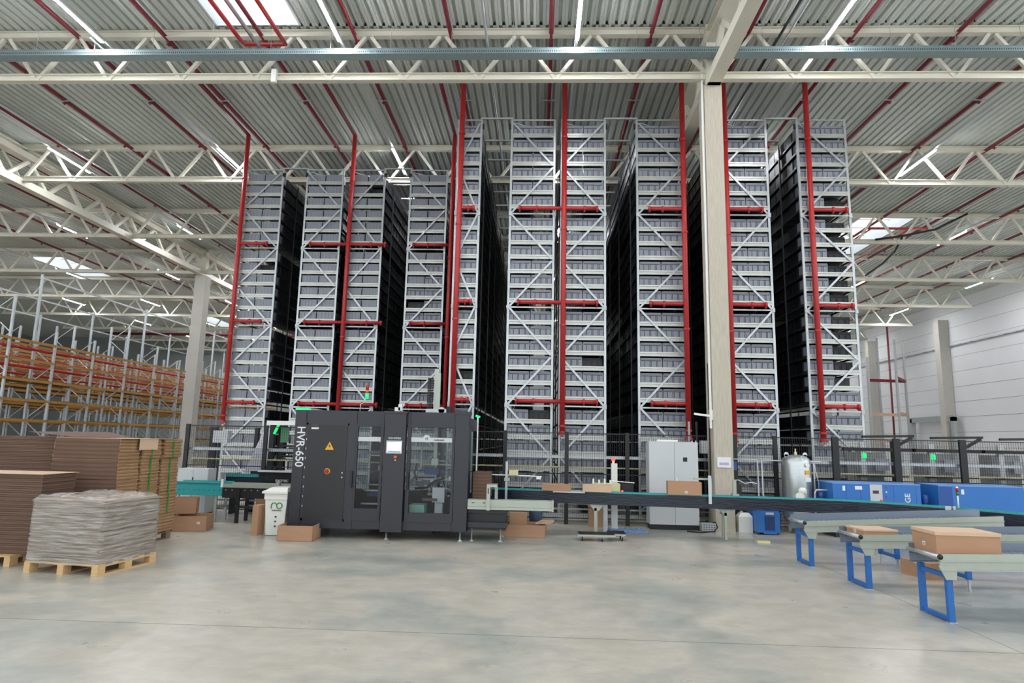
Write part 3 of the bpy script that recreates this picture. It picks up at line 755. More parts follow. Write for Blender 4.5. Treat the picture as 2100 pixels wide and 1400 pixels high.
# control panel column
c = part('control_column', MB().box(-3.10, -2.67, f0-.10, f1, .17, 2.5).box(-3.12, -2.65, f0-.115, f1, 2.5, 2.545), M_machine, t)
b = MB().box(-3.045, -2.725, f0-.125, f0-.10, 1.70, 1.725).box(-3.045, -2.725, f0-.125, f0-.10, 1.93, 1.955).box(-3.045, -3.02, f0-.125, f0-.10, 1.725, 1.93).box(-2.75, -2.725, f0-.125, f0-.10, 1.725, 1.93)
part('screen_frame', b, M_galv, c)
part('touch_screen', MB().box(-3.02, -2.75, f0-.112, f0-.10, 1.735, 1.925), M_screen, c, label='bright white touch screen')
part('screen_bar', MB().box(-3.01, -2.76, f0-.1135, f0-.112, 1.737, 1.752), M_blue2, c)
textpart('lettering', 'ECO-SYSTEM', .052, M_letter, c, face_mat((-2.885, f0-.102, 2.0)), sx=.85)
p = PY(811, 937, f0-.1)
part('stop_button', MB().tube([(p.x, f0-.13, p.z), (p.x, f0-.10, p.z)], .034, 14), M_or2, c, True, label='orange stop button')
part('button', MB().tube([(p.x, f0-.115, p.z-.06), (p.x, f0-.10, p.z-.06)], .014, 10), M_white, c, True)
textpart('machine_lettering', 'HVR-650', .235, M_letter, t, face_mat((PY(615, 915, f0-.013).x, f0-.015, PY(615, 915, f0-.013).z), -math.pi/2), sx=.93)
# sides, roof, floor pan, back
part('left_side', MB().box(-4.98, -4.94, f1, MYB, .2, ZM), M_machine, t)
b = MB().box(-1.43, -1.39, f1+.1, MYB, .2, .55).box(-1.43, -1.39, f1+.1, MYB, 2.2, ZM-.1).box(-1.43, -1.39, f1+.1, f1+.4, .55, 2.2).box(-1.43, -1.39, MYB-.15, MYB, .55, 2.2)
part('right_side', b, M_machine, t); part('side_pane', MB().box(-1.415, -1.405, f1+.4, MYB-.15, .95, 2.2), M_glass, t)
part('roof', MB().box(-4.94, -1.43, f1, MYB, ZM-.12, ZM-.08), M_machine, t)
part('floor_pan', MB().box(-4.94, -1.43, f1, MYB, .22, .30), M_int, t)
part('inner_wall', MB().box(-4.50, -4.46, f1, MYB, .3, ZM-.12), M_int, t)
b = MB().box(-4.94, -4.42, MYB-.05, MYB, .3, 2.4).box(-4.42, -1.43, MYB-.05, MYB, .3, .80).box(-4.42, -1.43, MYB-.05, MYB, 2.26, 2.42).box(-3.25, -3.1, MYB-.05, MYB, .80, 2.26)
part('back_wall', b, M_machine, t); part('back_pane', MB().box(-4.42, -3.25, MYB-.03, MYB-.02, .80, 2.26).box(-3.1, -1.43, MYB-.03, MYB-.02, .80, 2.26), M_glass, t)
# mechanism seen through the windows
rnd = random.Random(3)
b = MB()
for z in (1.55, 1.47): b.tube([(-2.5, 13.6, z), (-1.75, 13.6, z)], .018, 8)
b.box(-2.22, -2.08, 13.5, 13.62, 1.46, 1.6).box(-2.2, -2.13, 13.62, 13.72, 1.5, 2.3)
for x in (-2.45, -1.8): b.box(x-.015, x+.015, 13.58, 13.62, 1.4, 1.85)
part('gripper_rail', b, M_alu, t)
b = MB().box(-2.15, -1.9, 13.35, 13.40, .72, 1.02).box(-2.1, -1.94, 13.4, 13.5, .35, .72)
part('guard_plate', b, M_lgrey, t)
b = MB()
for k in range(7): b.bar((-2.55+k*.13, 13.7, 1.1+.04*math.sin(k*2)), (-2.45+k*.13, 13.9, .85+.06*math.cos(k)), .025)
for k in range(26):
    x = rnd.uniform(-2.55, -1.75); z = rnd.uniform(.8, 1.2); y = rnd.uniform(13.5, 14.2); s_ = rnd.uniform(.015, .045); b.box(x-s_, x+s_, y-s_, y+s_, z-s_*.6, z+s_*.6)
b.box(-2.57, -1.75, 14.0, 14.06, 1.12, 1.16).box(-2.57, -1.75, 13.8, 13.84, .95, .98)
part('folding_unit', b, M_galv, t)
b = MB().box(-2.42, -2.18, 13.9, 14.3, 1.25, 1.38).box(-3.6, -3.3, 13.7, 14.1, .78, .84)
part('blue_carriage', b, M_blue3, t)
b = MB().tube([(-2.55, 13.5, .98), (-2.3, 13.55, 1.0), (-2.15, 13.6, 1.13), (-1.95, 13.65, 1.2)], .025, 8).tube([(-2.5, 13.4, 1.5), (-2.55, 13.4, 1.3), (-2.5, 13.45, 1.15)], .018, 8)
part('cable_hose', b, M_cable, t, True)
b = MB().tube([(-2.2, 13.5, 2.2), (-2.3, 13.5, 2.12), (-2.36, 13.5, 2.0), (-2.34, 13.5, 1.85)], .008, 6)
part('air_hose', b, M_white, t, True)
b = MB().ext([(13.2, .5), (13.5, .5), (13.55, .68), (13.15, .68)], 'X', -2.58, -2.28); part('green_crate', b, mat('pale_green_crate', '8FB7A5', .5), t, label='pale green crate inside the machine')
part('stacked_blanks', MB().box(-2.35, -2.05, 13.3, 13.5, .75, .80), M_cardd, t)
b = MB().box(-3.28, -3.24, 13.6, 13.66, 1.2, 1.9).box(-3.36, -3.2, 13.6, 13.7, 1.33, 1.42).box(-3.64, -3.2, 13.8, 13.84, 1.0, 1.03).box(-3.6, -3.25, 13.5, 13.56, .9, .93).box(-3.64, -3.2, 13.4, 13.46, .64, .67)
b.box(-3.62, -3.34, 13.6, 13.62, 1.62, 1.65).box(-3.45, -3.3, 13.9, 14.0, 1.9, 2.0)
part('feed_rail', b, M_alu, t)
# feet
for k, (x, y) in enumerate(((-4.85, 13.1), (-3.0, 13.08), (-1.52, 13.08), (-4.85, 14.9), (-3.0, 14.9), (-1.52, 14.9))):
    part('foot', MB().lathe((x, y, 0), [(.05, 0), (.05, .02), (.018, .035), (.018, .21)], 12), M_galv, t, True)
part('castor', MB().tube([(-2.12, 13.35, .17), (-2.06, 13.35, .17)], .06, 14), M_blackp, t)
part('status_light', MB().box(-4.99, -4.70, f0-.015, f0+.05, ZM, ZM+.035), M_green, t, label='lit green status strip')
# signal tower
p = PY(751, 840, 13.6)
b = MB().tube([(p.x-.13, 13.6, ZM-.1), (p.x-.13, 13.6, ZM+.17), (p.x, 13.6, ZM+.24)], .012, 8)
s_ = part('signal_tower_stem', b, M_galv, t, True)
tz = PY(751, 818, 13.6).z
part('red_lens', MB().tube([(p.x, 13.6, tz+.2), (p.x, 13.6, tz+.3)], .035, 12), M_redo, s_, True); part('amber_lens', MB().tube([(p.x, 13.6, tz+.12), (p.x, 13.6, tz+.2)], .035, 12), M_or2, s_, True)
part('green_lens', MB().tube([(p.x, 13.6, tz+.0), (p.x, 13.6, tz+.12)], .037, 12), M_green, s_, True)
# roof aggregates
p0, p1 = PY(893, 838, 14.2), PY(897, 756, 14.2)
part('lift_column', MB().box(p0.x-.05, p0.x+.05, 14.2, 14.3, ZM-.1, p1.z).box(p0.x+.05, p0.x+.09, 14.2, 14.26, ZM, p1.z-.1), M_alu, t)
b = MB(); nx = p0.x-.17
for k in range(15):
    z = ZM+.05+k*.052; b.box(nx-.02, nx+.045, 14.15, 14.25, z, z+.04); b.box(nx+.055, nx+.10, 14.15, 14.25, z+.01, z+.045)
part('cable_chain', b, M_blackp, t)
b = MB().box(p0.x-.2, p0.x+.28, 14.1, 14.35, ZM-.1, ZM+.12).tube([(p0.x+.15, 14.1, ZM+.1), (p0.x+.15, 14.4, ZM+.1)], .07, 12)
part('drive_motor', b, M_galv, t); part('motor_cover', MB().box(p0.x+.26, p0.x+.36, 14.1, 14.3, ZM-.1, ZM+.18), M_blackp, t)
p = PY(815, 838, 13.8); part('roof_connector', MB().box(p.x-.06, p.x+.06, 13.8, 13.9, ZM-.1, ZM+.13).box(p.x+.02, p.x+.1, 13.8, 13.9, ZM+.06, ZM+.2), M_white, t)

# base wing of the machine on the right, outfeed slide
t = thing('outfeed_cabinet', 'low dark grey outfeed cabinet on feet right of the big machine', 'machine base', (-1.0, 13.6, 0))
part('body', MB().box(-1.38, -.62, 13.2, 14.0, .22, .62), M_machine2, t); part('ledge', MB().box(-1.38, -.60, 13.1, 14.0, .28, .38).box(-1.38, -.60, 13.12, 14.0, .56, .62), M_machine, t)
for x in (-1.3, -.72): part('foot', MB().lathe((x, 13.2, 0), [(.05, 0), (.05, .02), (.015, .03), (.015, .25)], 10), M_galv, t, True)
part('foot', MB().lathe((-.72, 13.9, 0), [(.05, 0), (.05, .02), (.015, .03), (.015, .25)], 10), M_galv, t, True)
t = thing('linear_slide', 'long pale grey-green slide beam sticking out right of the big machine', 'conveyor slide', (-.5, 13.05, .63))
b = MB().box(-1.38, .32, 13.0, 13.25, .70, .83).box(-1.38, .32, 12.99, 13.25, .64, .69).box(-1.38, .32, 13.01, 13.2, .69, .70)
b.box(.30, .335, 12.98, 13.26, .625, .84)
part('beam', b, M_alu, t)
b = MB()
for x in (-1.3, -1.08): b.box(x, x+.06, 12.995, 13.0, .76, .775)
part('slot', b, M_ink, t)
b = MB().box(-1.0, -.93, 12.93, 13.0, .63, 1.12).box(-1.0, -.80, 12.95, 13.35, 1.08, 1.13).box(-.86, -.80, 13.3, 13.35, .8, 1.1)
part('bracket', b, M_alu, t); part('bracket_slot', MB().box(-.975, -.955, 12.925, 12.93, .95, 1.06), M_ink, t)
carton('upright stack of flat cartons in dark view just right of the big machine', -1.14, 13.6, .83, .34, .7, .52, 0, cat='cardboard stack', m=M_stackd)
t = thing('label_arm', 'thin arm with pale yellow box over the outfeed slide', 'measuring arm', (-.6, 14.3, 0))
part('pole', MB().box(-.70, -.65, 14.28, 14.33, 0, 1.55), M_galv, t); part('arm', MB().tube([(-1.2, 14.3, 1.26), (.1, 14.3, 1.24)], .014, 8).box(-.02, .08, 14.27, 14.33, 1.18, 1.25), M_white, t)
part('yellow_box', MB().box(-.62, -.42, 14.22, 14.30, 1.26, 1.37), M_pale, t, label='pale yellow box'); part('clamp', MB().box(-.72, -.60, 14.24, 14.3, 1.13, 1.2), M_alu, t)
t = thing('light_post', 'slim pale post with lit green tip beside the big machine', 'post', (-1.2, 14.6, 0))
p = PY(980, 855, 14.6)
part('pole', MB().tube([(p.x, 14.6, 0), (p.x, 14.6, p.z)], .018, 8), M_white, t, True); part('lamp', MB().tube([(p.x-.05, 14.6, p.z+.03), (p.x+.05, 14.6, p.z)], .025, 10), M_green, t, True)

# ------------------------------------------------------------------ things near the machine's left
# wheelie bin
bx, by = -5.30, 13.35
t = thing('waste_bin', 'tall white plastic bin with green ro logo beside the big machine', 'bin', (bx, by, 0))
def taper(m, x0, x1, y0, y1, z0, X0, X1, Y0, Y1, z1):
    return m.add([(x0,y0,z0),(x1,y0,z0),(x1,y1,z0),(x0,y1,z0),(X0,Y0,z1),(X1,Y0,z1),(X1,Y1,z1),(X0,Y1,z1)], [(0,3,2,1),(4,5,6,7),(0,1,5,4),(1,2,6,5),(2,3,7,6),(3,0,4,7)])
b = MB(); taper(b, bx-.19, bx+.17, by-.2, by+.2, .01, bx-.225, bx+.225, by-.25, by+.24, .72); b.box(bx-.24, bx+.235, by-.27, by+.25, .72, .84)
part('body', b, M_white, t)
b = MB().box(bx-.28, bx+.25, by-.31, by+.27, .84, .88); taper(b, bx-.27, bx+.24, by-.3, by+.26, .88, bx-.14, bx+.2, by-.18, by+.2, .955)
part('lid', b, M_white, t)
fy = by-.245
b = MB(); cx, cz = bx+.03, .60
for a0, a1, ccx, rr in ((0, 360, cx+.045, .055), (0, 180, cx-.065, .055)):
    pts = [(ccx+rr*math.cos(R(a)), fy-.008, cz+rr*math.sin(R(a))) for a in range(a0, a1+1, 15)]
    if a1 == 180: pts += [(ccx-rr, fy-.008, cz-.06)]
    b.tube(pts, .010, 6)
part('green_logo', b, M_inkg, t)
textpart('logo_lettering', 'ROBOTECH', .036, M_ink, t, face_mat((cx-.01, fy-.003, .505)))
b = MB()
for k in range(3): b.tube([(cx-.02-.005*k, fy+.012+k*.008, .37-k*.10), (cx-.02-.005*k, fy+.03+k*.008, .37-k*.10)], .017, 12)
for k in range(3): pass
part('round_mark', MB().tube([(cx-.02, by-.25, .38), (cx-.02, by-.232, .38)], .017, 12), M_ink, t); part('round_mark', MB().tube([(cx-.024, by-.243, .285), (cx-.024, by-.22, .285)], .017, 12), M_ink, t); part('round_mark', MB().tube([(cx-.028, by-.24, .19), (cx-.028, by-.212, .19)], .017, 12), M_ink, t)
carton('open cardboard box on the floor in front of the big machine', -4.67, 12.82, 0, .68, .58, .29, R(3), open_=True)
t = carton('narrow cardboard panel leaning beside the white bin', -5.68, 13.2, 0, .13, .28, .6, R(-4))
carton('tall cardboard box on the floor behind the roller conveyor', -6.65, 16.0, 0, .55, .35, .7, R(12)); carton('small cardboard box on the floor behind the white bin', -6.0, 15.5, 0, .3, .3, .42, 0)
# boxes by the left stacks
carton('open brown cardboard box with white sticker beside the tall stack', -7.28, 13.68, 0, .66, .62, .31, R(14), open_=True, sticker=(.17, .17, 'F'))
carton('brown cardboard box resting on top of the open box', -7.62, 13.85, .32, .55, .5, .32, R(22), open_=True)
carton('brown cardboard box half hidden behind the tall stack', -7.95, 13.6, 0, .5, .5, .28, R(5))
# small grey cabinet
t = thing('control_cabinet', 'small light grey cabinet standing behind the teal conveyor', 'cabinet', (-8.6, 15.9, 0))
part('body', MB().box(-8.86, -8.10, 15.7, 16.1, .1, 1.16), M_lgrey, t); part('plinth', MB().box(-8.85, -8.11, 15.71, 16.09, 0, .1), M_blackp, t)
part('door', MB().box(-8.85, -8.48, 15.69, 15.70, .11, 1.15), M_lgrey, t); part('door', MB().box(-8.47, -8.11, 15.69, 15.70, .11, 1.15), M_lgrey, t); part('lock', MB().box(-8.49, -8.46, 15.68, 15.69, .88, .95), M_ink, t)
# teal conveyor section
t = thing('teal_conveyor', 'short teal conveyor section on grey legs at the left', 'conveyor', (-7.9, 14.9, 0))
part('side_plate', MB().box(-8.55, -7.30, 14.86, 14.90, .60, .90).box(-8.55, -7.30, 14.83, 14.9, .60, .625).box(-8.55, -7.3, 14.82, 14.9, .88, .91), M_teal, t)
part('side_plate', MB().box(-8.55, -7.30, 15.4, 15.44, .60, .90), M_teal, t)
part('belt', MB().box(-8.55, -7.30, 14.9, 15.4, .80, .84), M_blackp, t)
b = MB()
for k in range(10): b.tube([(-8.45+k*.12, 14.855, .72), (-8.45+k*.12, 14.86, .72)], .012, 6)
part('bolt', b, M_ink, t)
for x in (-8.35, -7.45): part('leg', MB().box(x-.03, x+.03, 14.88, 14.92, 0, .6).box(x-.03, x+.03, 15.38, 15.42, 0, .6).box(x-.02, x+.02, 14.92, 15.38, .3, .34), M_galv, t)
t = thing('roller_conveyor', 'grey roller conveyor with black side leading to the big machine', 'conveyor', (-6.3, 14.9, 0))
part('side_rail', MB().box(-7.28, -5.02, 14.78, 14.82, .80, .88), M_alu, t); part('side_rail', MB().box(-7.28, -5.02, 15.3, 15.34, .80, .88), M_alu, t); part('side_plate', MB().box(-7.28, -5.5, 14.83, 14.87, .56, .78), M_blackp, t)
b = MB()
for k in range(24): b.tube([(-7.2+k*.092, 14.86, .80), (-7.2+k*.092, 15.3, .80)], .026, 8)
part('rollers', b, M_galv, t, True)
b = MB()
for k in range(11): b.tube([(-7.2+k*.15, 14.82, .74), (-7.2+k*.15, 14.83, .74)], .014, 8)
part('bolt', b, M_galv, t)
for x, y in ((-7.0, 14.35), (-6.1, 14.7)):
    pass
part('leg', MB().box(-6.93, -6.86, 14.80, 14.86, 0, .78), M_blackp, t); part('leg', MB().box(-6.93, -6.86, 15.28, 15.34, 0, .78), M_blackp, t); part('leg', MB().box(-6.2, -6.14, 14.80, 14.86, 0, .56), M_blackp, t); part('leg', MB().box(-6.2, -6.14, 15.28, 15.34, 0, .56), M_blackp, t)
part('cross_bar', MB().box(-6.9, -5.3, 14.95, 15.0, .33, .37).bar((-6.9, 14.84, .5), (-6.2, 15.3, .62), .035), M_trim, t)
part('photo_sensor', MB().box(-5.98, -5.9, 14.7, 14.78, .78, .95), M_alu, t); part('photo_sensor', MB().box(-7.3, -7.25, 14.76, 14.8, .8, .98), M_white, t)
t = thing('teal_conveyor', 'teal belt conveyor behind the roller conveyor, half hidden', 'conveyor', (-6.5, 16.6, 0))
part('frame', MB().box(-8.0, -5.2, 16.42, 16.9, .72, .98), M_navy, t); part('edge', MB().box(-8.0, -5.2, 16.40, 16.44, .94, 1.02), M_teal, t); part('leg', MB().box(-7.9, -7.85, 16.5, 16.8, 0, .72), M_trim, t); part('leg', MB().box(-5.4, -5.35, 16.5, 16.8, 0, .72), M_trim, t)
# picking station
SYt = 17.0
t = thing('picking_station', 'picking station with white slanted side panel and lit green lamps', 'workstation', (-6.4, SYt, 0))
q = [PY(x, y, SYt) for x, y in ((548, 868), (563, 866), (541, 978), (497, 975))]
part('side_panel', MB().prism([(v.x, v.z) for v in q][::-1], SYt, SYt+.05), mat('pale_lilac_panel', 'D6D7E2', .5), t)
a, b_ = PY(547, 866, SYt-.3), PY(608, 862, SYt-.3)
part('hood', MB().box(a.x, b_.x, SYt-.3, SYt+.5, a.z-.06, a.z+.05), M_white, t)
part('post', MB().box(a.x-.02, a.x+.1, SYt-.02, SYt+.1, 0, a.z-.06), M_blackp, t)
p = PY(567, 880, SYt-.2); part('green_lamp', MB().bar((p.x-.05, SYt-.2, p.z-.12), (p.x+.05, SYt-.2, p.z+.12), .09, .04), M_green, t, label='lit green lamp')
p = PY(585, 890, SYt); part('green_screen', MB().box(p.x-.12, p.x+.1, SYt, SYt+.03, p.z-.22, p.z+.2), mat('dull_green_screen', '5F8F72', .4), t)
p = PY(590, 922, SYt); b = MB()
for k in range(5): b.tube([(p.x-.14, SYt, p.z+.1-k*.09), (p.x+.16, SYt, p.z+.1-k*.09)], .03, 6)
part('cable_bundle', b, M_trim, t)
a, b_ = PY(540, 966, 16.3), PY(608, 990, 16.3)
part('clear_cover', MB().box(a.x, b_.x, 15.98, 16.0, b_.z, a.z), M_glass, t); part('cover_rim', MB().box(a.x, b_.x, 15.97, 16.18, a.z, a.z+.04), M_lgrey, t); part('cover_back', MB().box(a.x, b_.x, 16.05, 16.07, b_.z, a.z), M_machine2, t)
textpart('lettering', 'EXOTEC', .085, M_letter, t, face_mat((PY(578, 986, 15.97).x, 15.972, PY(578, 986, 15.97).z)))
textpart('panel_lettering', 'B', .2, M_letter, t, face_mat((PY(537, 914, SYt-.01).x, SYt-.012, PY(537, 914, SYt-.01).z)))
part('table', MB().box(-7.6, -5.2, 16.95, 17.4, .7, 1.06), M_blackp, t)
t = thing('pale_control_box', 'pale control box hanging behind the left fence', 'control box', (-8.3, 16.8, 1.9))
a, b_ = PY(438, 882, 16.8), PY(466, 908, 16.8)
part('body', MB().box(a.x, b_.x, 16.8, 17.0, b_.z, a.z), M_lgrey, t); part('bracket', MB().box(a.x+.1, a.x+.14, 16.9, 16.95, 0, b_.z), M_trim, t)
for k, x in enumerate((-8.75, -7.6, -6.9)):
    tag(part('support_post', MB().box(x-.13 if k == 0 else x-.05, x+.05, 17.1, 17.2, 0, 2.2), M_blackp), ['wide black post behind the left end of the fence', 'black post behind the pale control box', 'black post left of the slanted white panel'][k], 'post')

# ================================================================== MAIN TEAL CONVEYOR
cv = [(-1.05, 14.72), (1.45, 14.40), (4.0, 14.10), (6.0, 13.92), (6.6, 13.72), (7.2, 13.30), (7.75, 12.80), (8.25, 12.2), (8.7, 11.5), (9.1, 10.7)]
def offs(pl, d):
    out = []
    for i, p in enumerate(pl):
        a = Vector(pl[max(i-1, 0)]); b_ = Vector(pl[min(i+1, len(pl)-1)]); t_ = (b_-a).normalized(); out.append((p[0]-t_.y*d, p[1]+t_.x*d))
    return out
def strip(m, pl, d0, d1, z0, z1):
    A, B = offs(pl, d0), offs(pl, d1); n = len(pl); vs = []
    for (x, y), (u, v) in zip(A, B): vs += [(x, y, z0), (u, v, z0), (u, v, z1), (x, y, z1)]
    fs = []
    for i in range(n-1):
        for k in range(4): fs.append((i*4+k, i*4+(k+1) % 4, (i+1)*4+(k+1) % 4, (i+1)*4+k))
    fs += [(0, 1, 2, 3)[::-1], tuple((n-1)*4+k for k in range(4))]
    return m.add(vs, fs)
t = thing('belt_conveyor', 'long teal-edged conveyor with navy film side running across the hall', 'conveyor', (3.5, 14.3, 0))
CVT = t
part('side_film', strip(MB(), cv, 0, .03, .66, .905), M_navy, t, label='side wrapped in dark navy film'); part('side_film', strip(MB(), cv, .47, .50, .66, .90), M_navy, t)
part('edge_rail', strip(MB(), cv, -.01, .04, .912, .938), M_teal, t); part('edge_rail', strip(MB(), cv, .47, .50, .90, .918), M_teal, t)
part('belt', strip(MB(), cv, .04, .47, .86, .90), mat('dark_green_belt', '2E4A48', .6), t)
for x, y in ((1.32, 14.5), (4.06, 14.2), (6.9, 13.6)):
    b = MB().box(x-.055, x+.0, y-.02, y+.05, 0.02, .58).box(x+.01, x+.06, y+.38, y+.43, 0.02, .58).prism([(x-.16, .66), (x-.05, .52), (x+.05, .52), (x+.16, .66)], y-.02, y+.05)
    b.box(x-.04, x+.04, y+.05, y+.4, .52, .56)
    part('leg', b, M_alu, t)
for px_, py_ in ((1444, 990), (1462, 1013), (1506, 985)): pass
t2 = PY(1450, 965, 14.6)
b = MB().box(3.70, 3.74, 14.1, 14.14, .94, 1.28).box(3.35, 3.74, 14.1, 14.14, 1.26, 1.30)
part('sensor_bracket', b, M_alu, CVT)
p0, p1 = PY(1455, 975, 13.98), PY(1458, 1033, 13.98)
part('upright_strip', MB().box(p0.x-.03, p0.x+.03, 13.96, 14.0, p1.z, p0.z), M_lgrey, CVT)
p = PY(1508, 1016, 14.2); part('sensor_bracket', MB().box(p.x-.04, p.x+.03, 14.2, 14.26, .93, 1.26).box(p.x-.07, p.x+.07, 14.15, 14.3, .94, .98), M_alu, CVT)
part('sensor_box', MB().box(p.x+.05, p.x+.17, 14.3, 14.4, .96, 1.18), M_blackp, CVT)
p = PY(1650, 1022, 13.98); part('disc_cover', MB().tube([(p.x, 14.2, .95), (p.x, 14.24, .95)], .09, 18), M_white, CVT)
# signal lamp at the conveyor's right
t = thing('signal_lamp', 'slim signal lamp with red top at the right end of the conveyor', 'signal lamp', (7.9, 12.7, .94))
p = PY(1966, 1042, 12.75)
part('pole', MB().tube([(p.x, 12.75, .9), (p.x, 12.75, 1.16)], .014, 8), M_white, t, True); part('green_lens', MB().tube([(p.x, 12.75, 1.16), (p.x, 12.75, 1.22)], .026, 10), M_grno, t, True); part('red_lens', MB().tube([(p.x, 12.75, 1.22), (p.x, 12.75, 1.29)], .026, 10), M_redo, t, True); part('cap', MB().ball((p.x, 12.75, 1.30), .024), M_white, t, True)
# cartons on the conveyor
def on_cv(px, label, w, d, h, rz=0, **k):
    p = PY(px, 1008, 14.4); x = p.x; y = 14.67-.118*(x+.6)+.02
    return carton(label, x, y+.0, .94, w, d, h, rz-R(6), **k)
on_cv(1142, 'flat brown carton lying on the teal conveyor, left one', .62, .42, .13)
carton('grey cardboard sheet under the left flat carton', .72, 14.55, .905, .70, .42, .03, -R(6), m=M_lgrey, cat='cardboard sheet')
on_cv(1225, 'flat pale peach carton on the teal conveyor, right of the flat brown one', .62, .42, .14, m=M_card2)
on_cv(1399, 'closed brown cardboard box with white sticker on the teal conveyor', .70, .40, .27, sticker=(.03, .06, 'F'))
# tape unit beyond
t = thing('taping_unit', 'pale yellow taping unit behind the peach carton', 'taping machine', (1.7, 15.0, 0))
a, b_ = PY(1238, 988, 15.0), PY(1272, 1005, 15.0)
part('body', MB().box(a.x-.25, b_.x, 15.0, 15.3, .88, 1.08), M_pale, t); part('plate', MB().box(a.x, b_.x+.28, 14.95, 15.4, .86, .89), M_galv, t)
b = MB()
for k in range(4): b.box(a.x-.25+k*.13, a.x-.21+k*.13, 15.05, 15.1, 1.08, 1.18-.02*(k % 2))
part('guide_pin', b, M_white, t); part('arm', MB().tube([(a.x+.2, 15.0, 1.14), (a.x+.7, 15.0, 1.11)], .012, 6), M_white, t)
part('motor', MB().box(b_.x+.05, b_.x+.3, 15.0, 15.3, .89, 1.08), M_blackp, t); part('red_knob', MB().ball((b_.x+.04, 14.96, .92), .025), M_redl, t, True); part('stand', MB().box(a.x, a.x+.1, 15.1, 15.2, 0, .86), M_galv, t)
t = thing('lift_column', 'pale square column with lit red lamp behind the teal conveyor', 'column', (1.85, 15.45, 0))
p = PY(1260, 950, 15.4); part('column', MB().box(p.x-.07, p.x+.07, 15.4, 15.5, .05, p.z), mat('pale_column_paint', 'D6D9D4', .5), t)
part('base', MB().box(p.x-.12, p.x+.12, 15.3, 15.6, 0, .05), M_lgrey, t); part('lamp_neck', MB().tube([(p.x-.02, 15.45, p.z), (p.x-.02, 15.45, p.z+.06)], .03, 8), M_white, t); part('red_lamp', MB().tube([(p.x-.02, 15.45, p.z+.06), (p.x-.02, 15.45, p.z+.13)], .045, 10), M_redl, t, label='lit red lamp')
carton('brown cardboard box standing under the teal conveyor', 1.42, 15.95, 0, .32, .3, .44, 0); carton('small crumpled box on top of the brown box under the conveyor', 1.36, 15.95, .45, .2, .2, .08, .2)
# trolley
t = thing('platform_trolley', 'low platform trolley with black mats on castors under the conveyor', 'trolley', (1.35, 13.75, 0))
a = MB().box(.85, 1.62, 13.55, 13.95, .10, .135); part('frame', a, M_alu, t); part('mat', MB().box(.87, 1.6, 13.57, 13.93, .135, .15), M_blackp, t)
part('second_frame', MB().box(1.45, 1.85, 13.70, 14.1, .11, .14), M_alu, t); part('round_mat', MB().tube([(1.6, 13.75, .155), (1.6, 14.0, .155)], .01, 8).box(1.5, 1.85, 13.72, 14.08, .14, .165), M_blackp, t)
for x, y in ((.95, 13.6), (1.35, 13.58), (.95, 13.9), (1.78, 13.74), (1.78, 14.05)):
    part('castor', MB().tube([(x-.012, y, .045), (x+.012, y, .045)], .045, 14), M_blackp, t, True); part('castor_fork', MB().box(x-.022, x+.022, y-.015, y+.015, .05, .11), M_galv, t)
# plastic sheet
rnd = random.Random(5); m = MB(); n = 12; vs = []
for j in range(n):
    for i in range(n*2):
        u = i/(n*2-1); v = j/(n-1); x = 1.55+u*1.0; y = 14.95+v*.5; e_ = min(u, 1-u, v, 1-v); vs.append((x+rnd.uniform(-.02, .02), y+rnd.uniform(-.02, .02), .004+min(.07, e_*.5)*rnd.uniform(.2, 1)))
m.add(vs, [(j*n*2+i, j*n*2+i+1, (j+1)*n*2+i+1, (j+1)*n*2+i) for j in range(n-1) for i in range(n*2-1)])
tag(part('plastic_sheet', m, M_bluefilm, None), 'crumpled blue plastic sheet on the floor behind the trolley', 'plastic sheet')
# long open box under the slide with waste in it
carton('long low open cardboard box under the outfeed slide', -.28, 14.15, 0, .95, .6, .26, R(-3), open_=True)
t = carton('folded cardboard pieces sticking out of the long low box', -.4, 14.2, .05, .38, .25, .43, R(4), cat='cardboard pieces')
m = MB()
for k in range(7):
    m.box(-.02+k*.02, .3+k*.015, 14.1+k*.03, 14.35+k*.02, .25+k*.008, .255+k*.008)
tag(part('cardboard_scraps', m, M_card2), 'crumpled cardboard scraps on the right of the long low box', 'cardboard scraps')
t = thing('waste_bucket', 'dark blue-grey bucket behind the long low cardboard box', 'bucket', (0.0, 14.8, 0)); part('body', MB().lathe((-.02, 14.75, 0), [(.13, 0), (.16, .5), (.16, .52), (.13, .5)], 18), mat('slate_plastic', '45536A', .4), t, True); part('rim', MB().lathe((-.02, 14.75, .5), [(.16, 0), (.175, .0), (.175, .03), (.16, .03)], 18), M_trim, t)

# ================================================================== ELECTRICAL CABINET AND UTILITIES
t = thing('electrical_cabinet', 'tall light grey double-door electrical cabinet left of the concrete column', 'cabinet', (3.25, 15.95, 0))
X0, X1, cy0, cy1 = 2.68, 3.85, 15.7, 16.15
part('body', MB().box(X0, X1, cy0, cy1, .12, 2.06), M_lgrey, t); part('plinth', MB().box(X0+.02, X1-.01, cy0+.02, cy1-.02, 0, .12), M_blackp, t)
xm = (X0+X1)/2+.02
for a, b_ in ((X0+.005, xm-.004), (xm+.004, X1-.005)): part('door', MB().box(a, b_, cy0-.02, cy0, .125, 2.05), M_lgrey, t)
p = PY(1405, 942, cy0-.02); part('control_display', MB().box(p.x-.05, p.x+.05, cy0-.026, cy0-.02, p.z-.05, p.z+.05), M_blackp, t, label='small black display')
part('door_handle', MB().box(xm+.03, xm+.06, cy0-.04, cy0-.02, 1.1, 1.22), M_white, t)
for x in (X0+.05, X0+.2, X1-.12, X1-.03): part('lifting_eye', MB().box(x-.012, x+.012, cy0+.05, cy0+.08, 2.06, 2.10), M_galv, t)
tag(part('loose_duct', MB().box(2.9, 3.4, 15.8, 15.9, 2.065, 2.11), M_white), 'white length of duct lying on top of the electrical cabinet', 'duct')
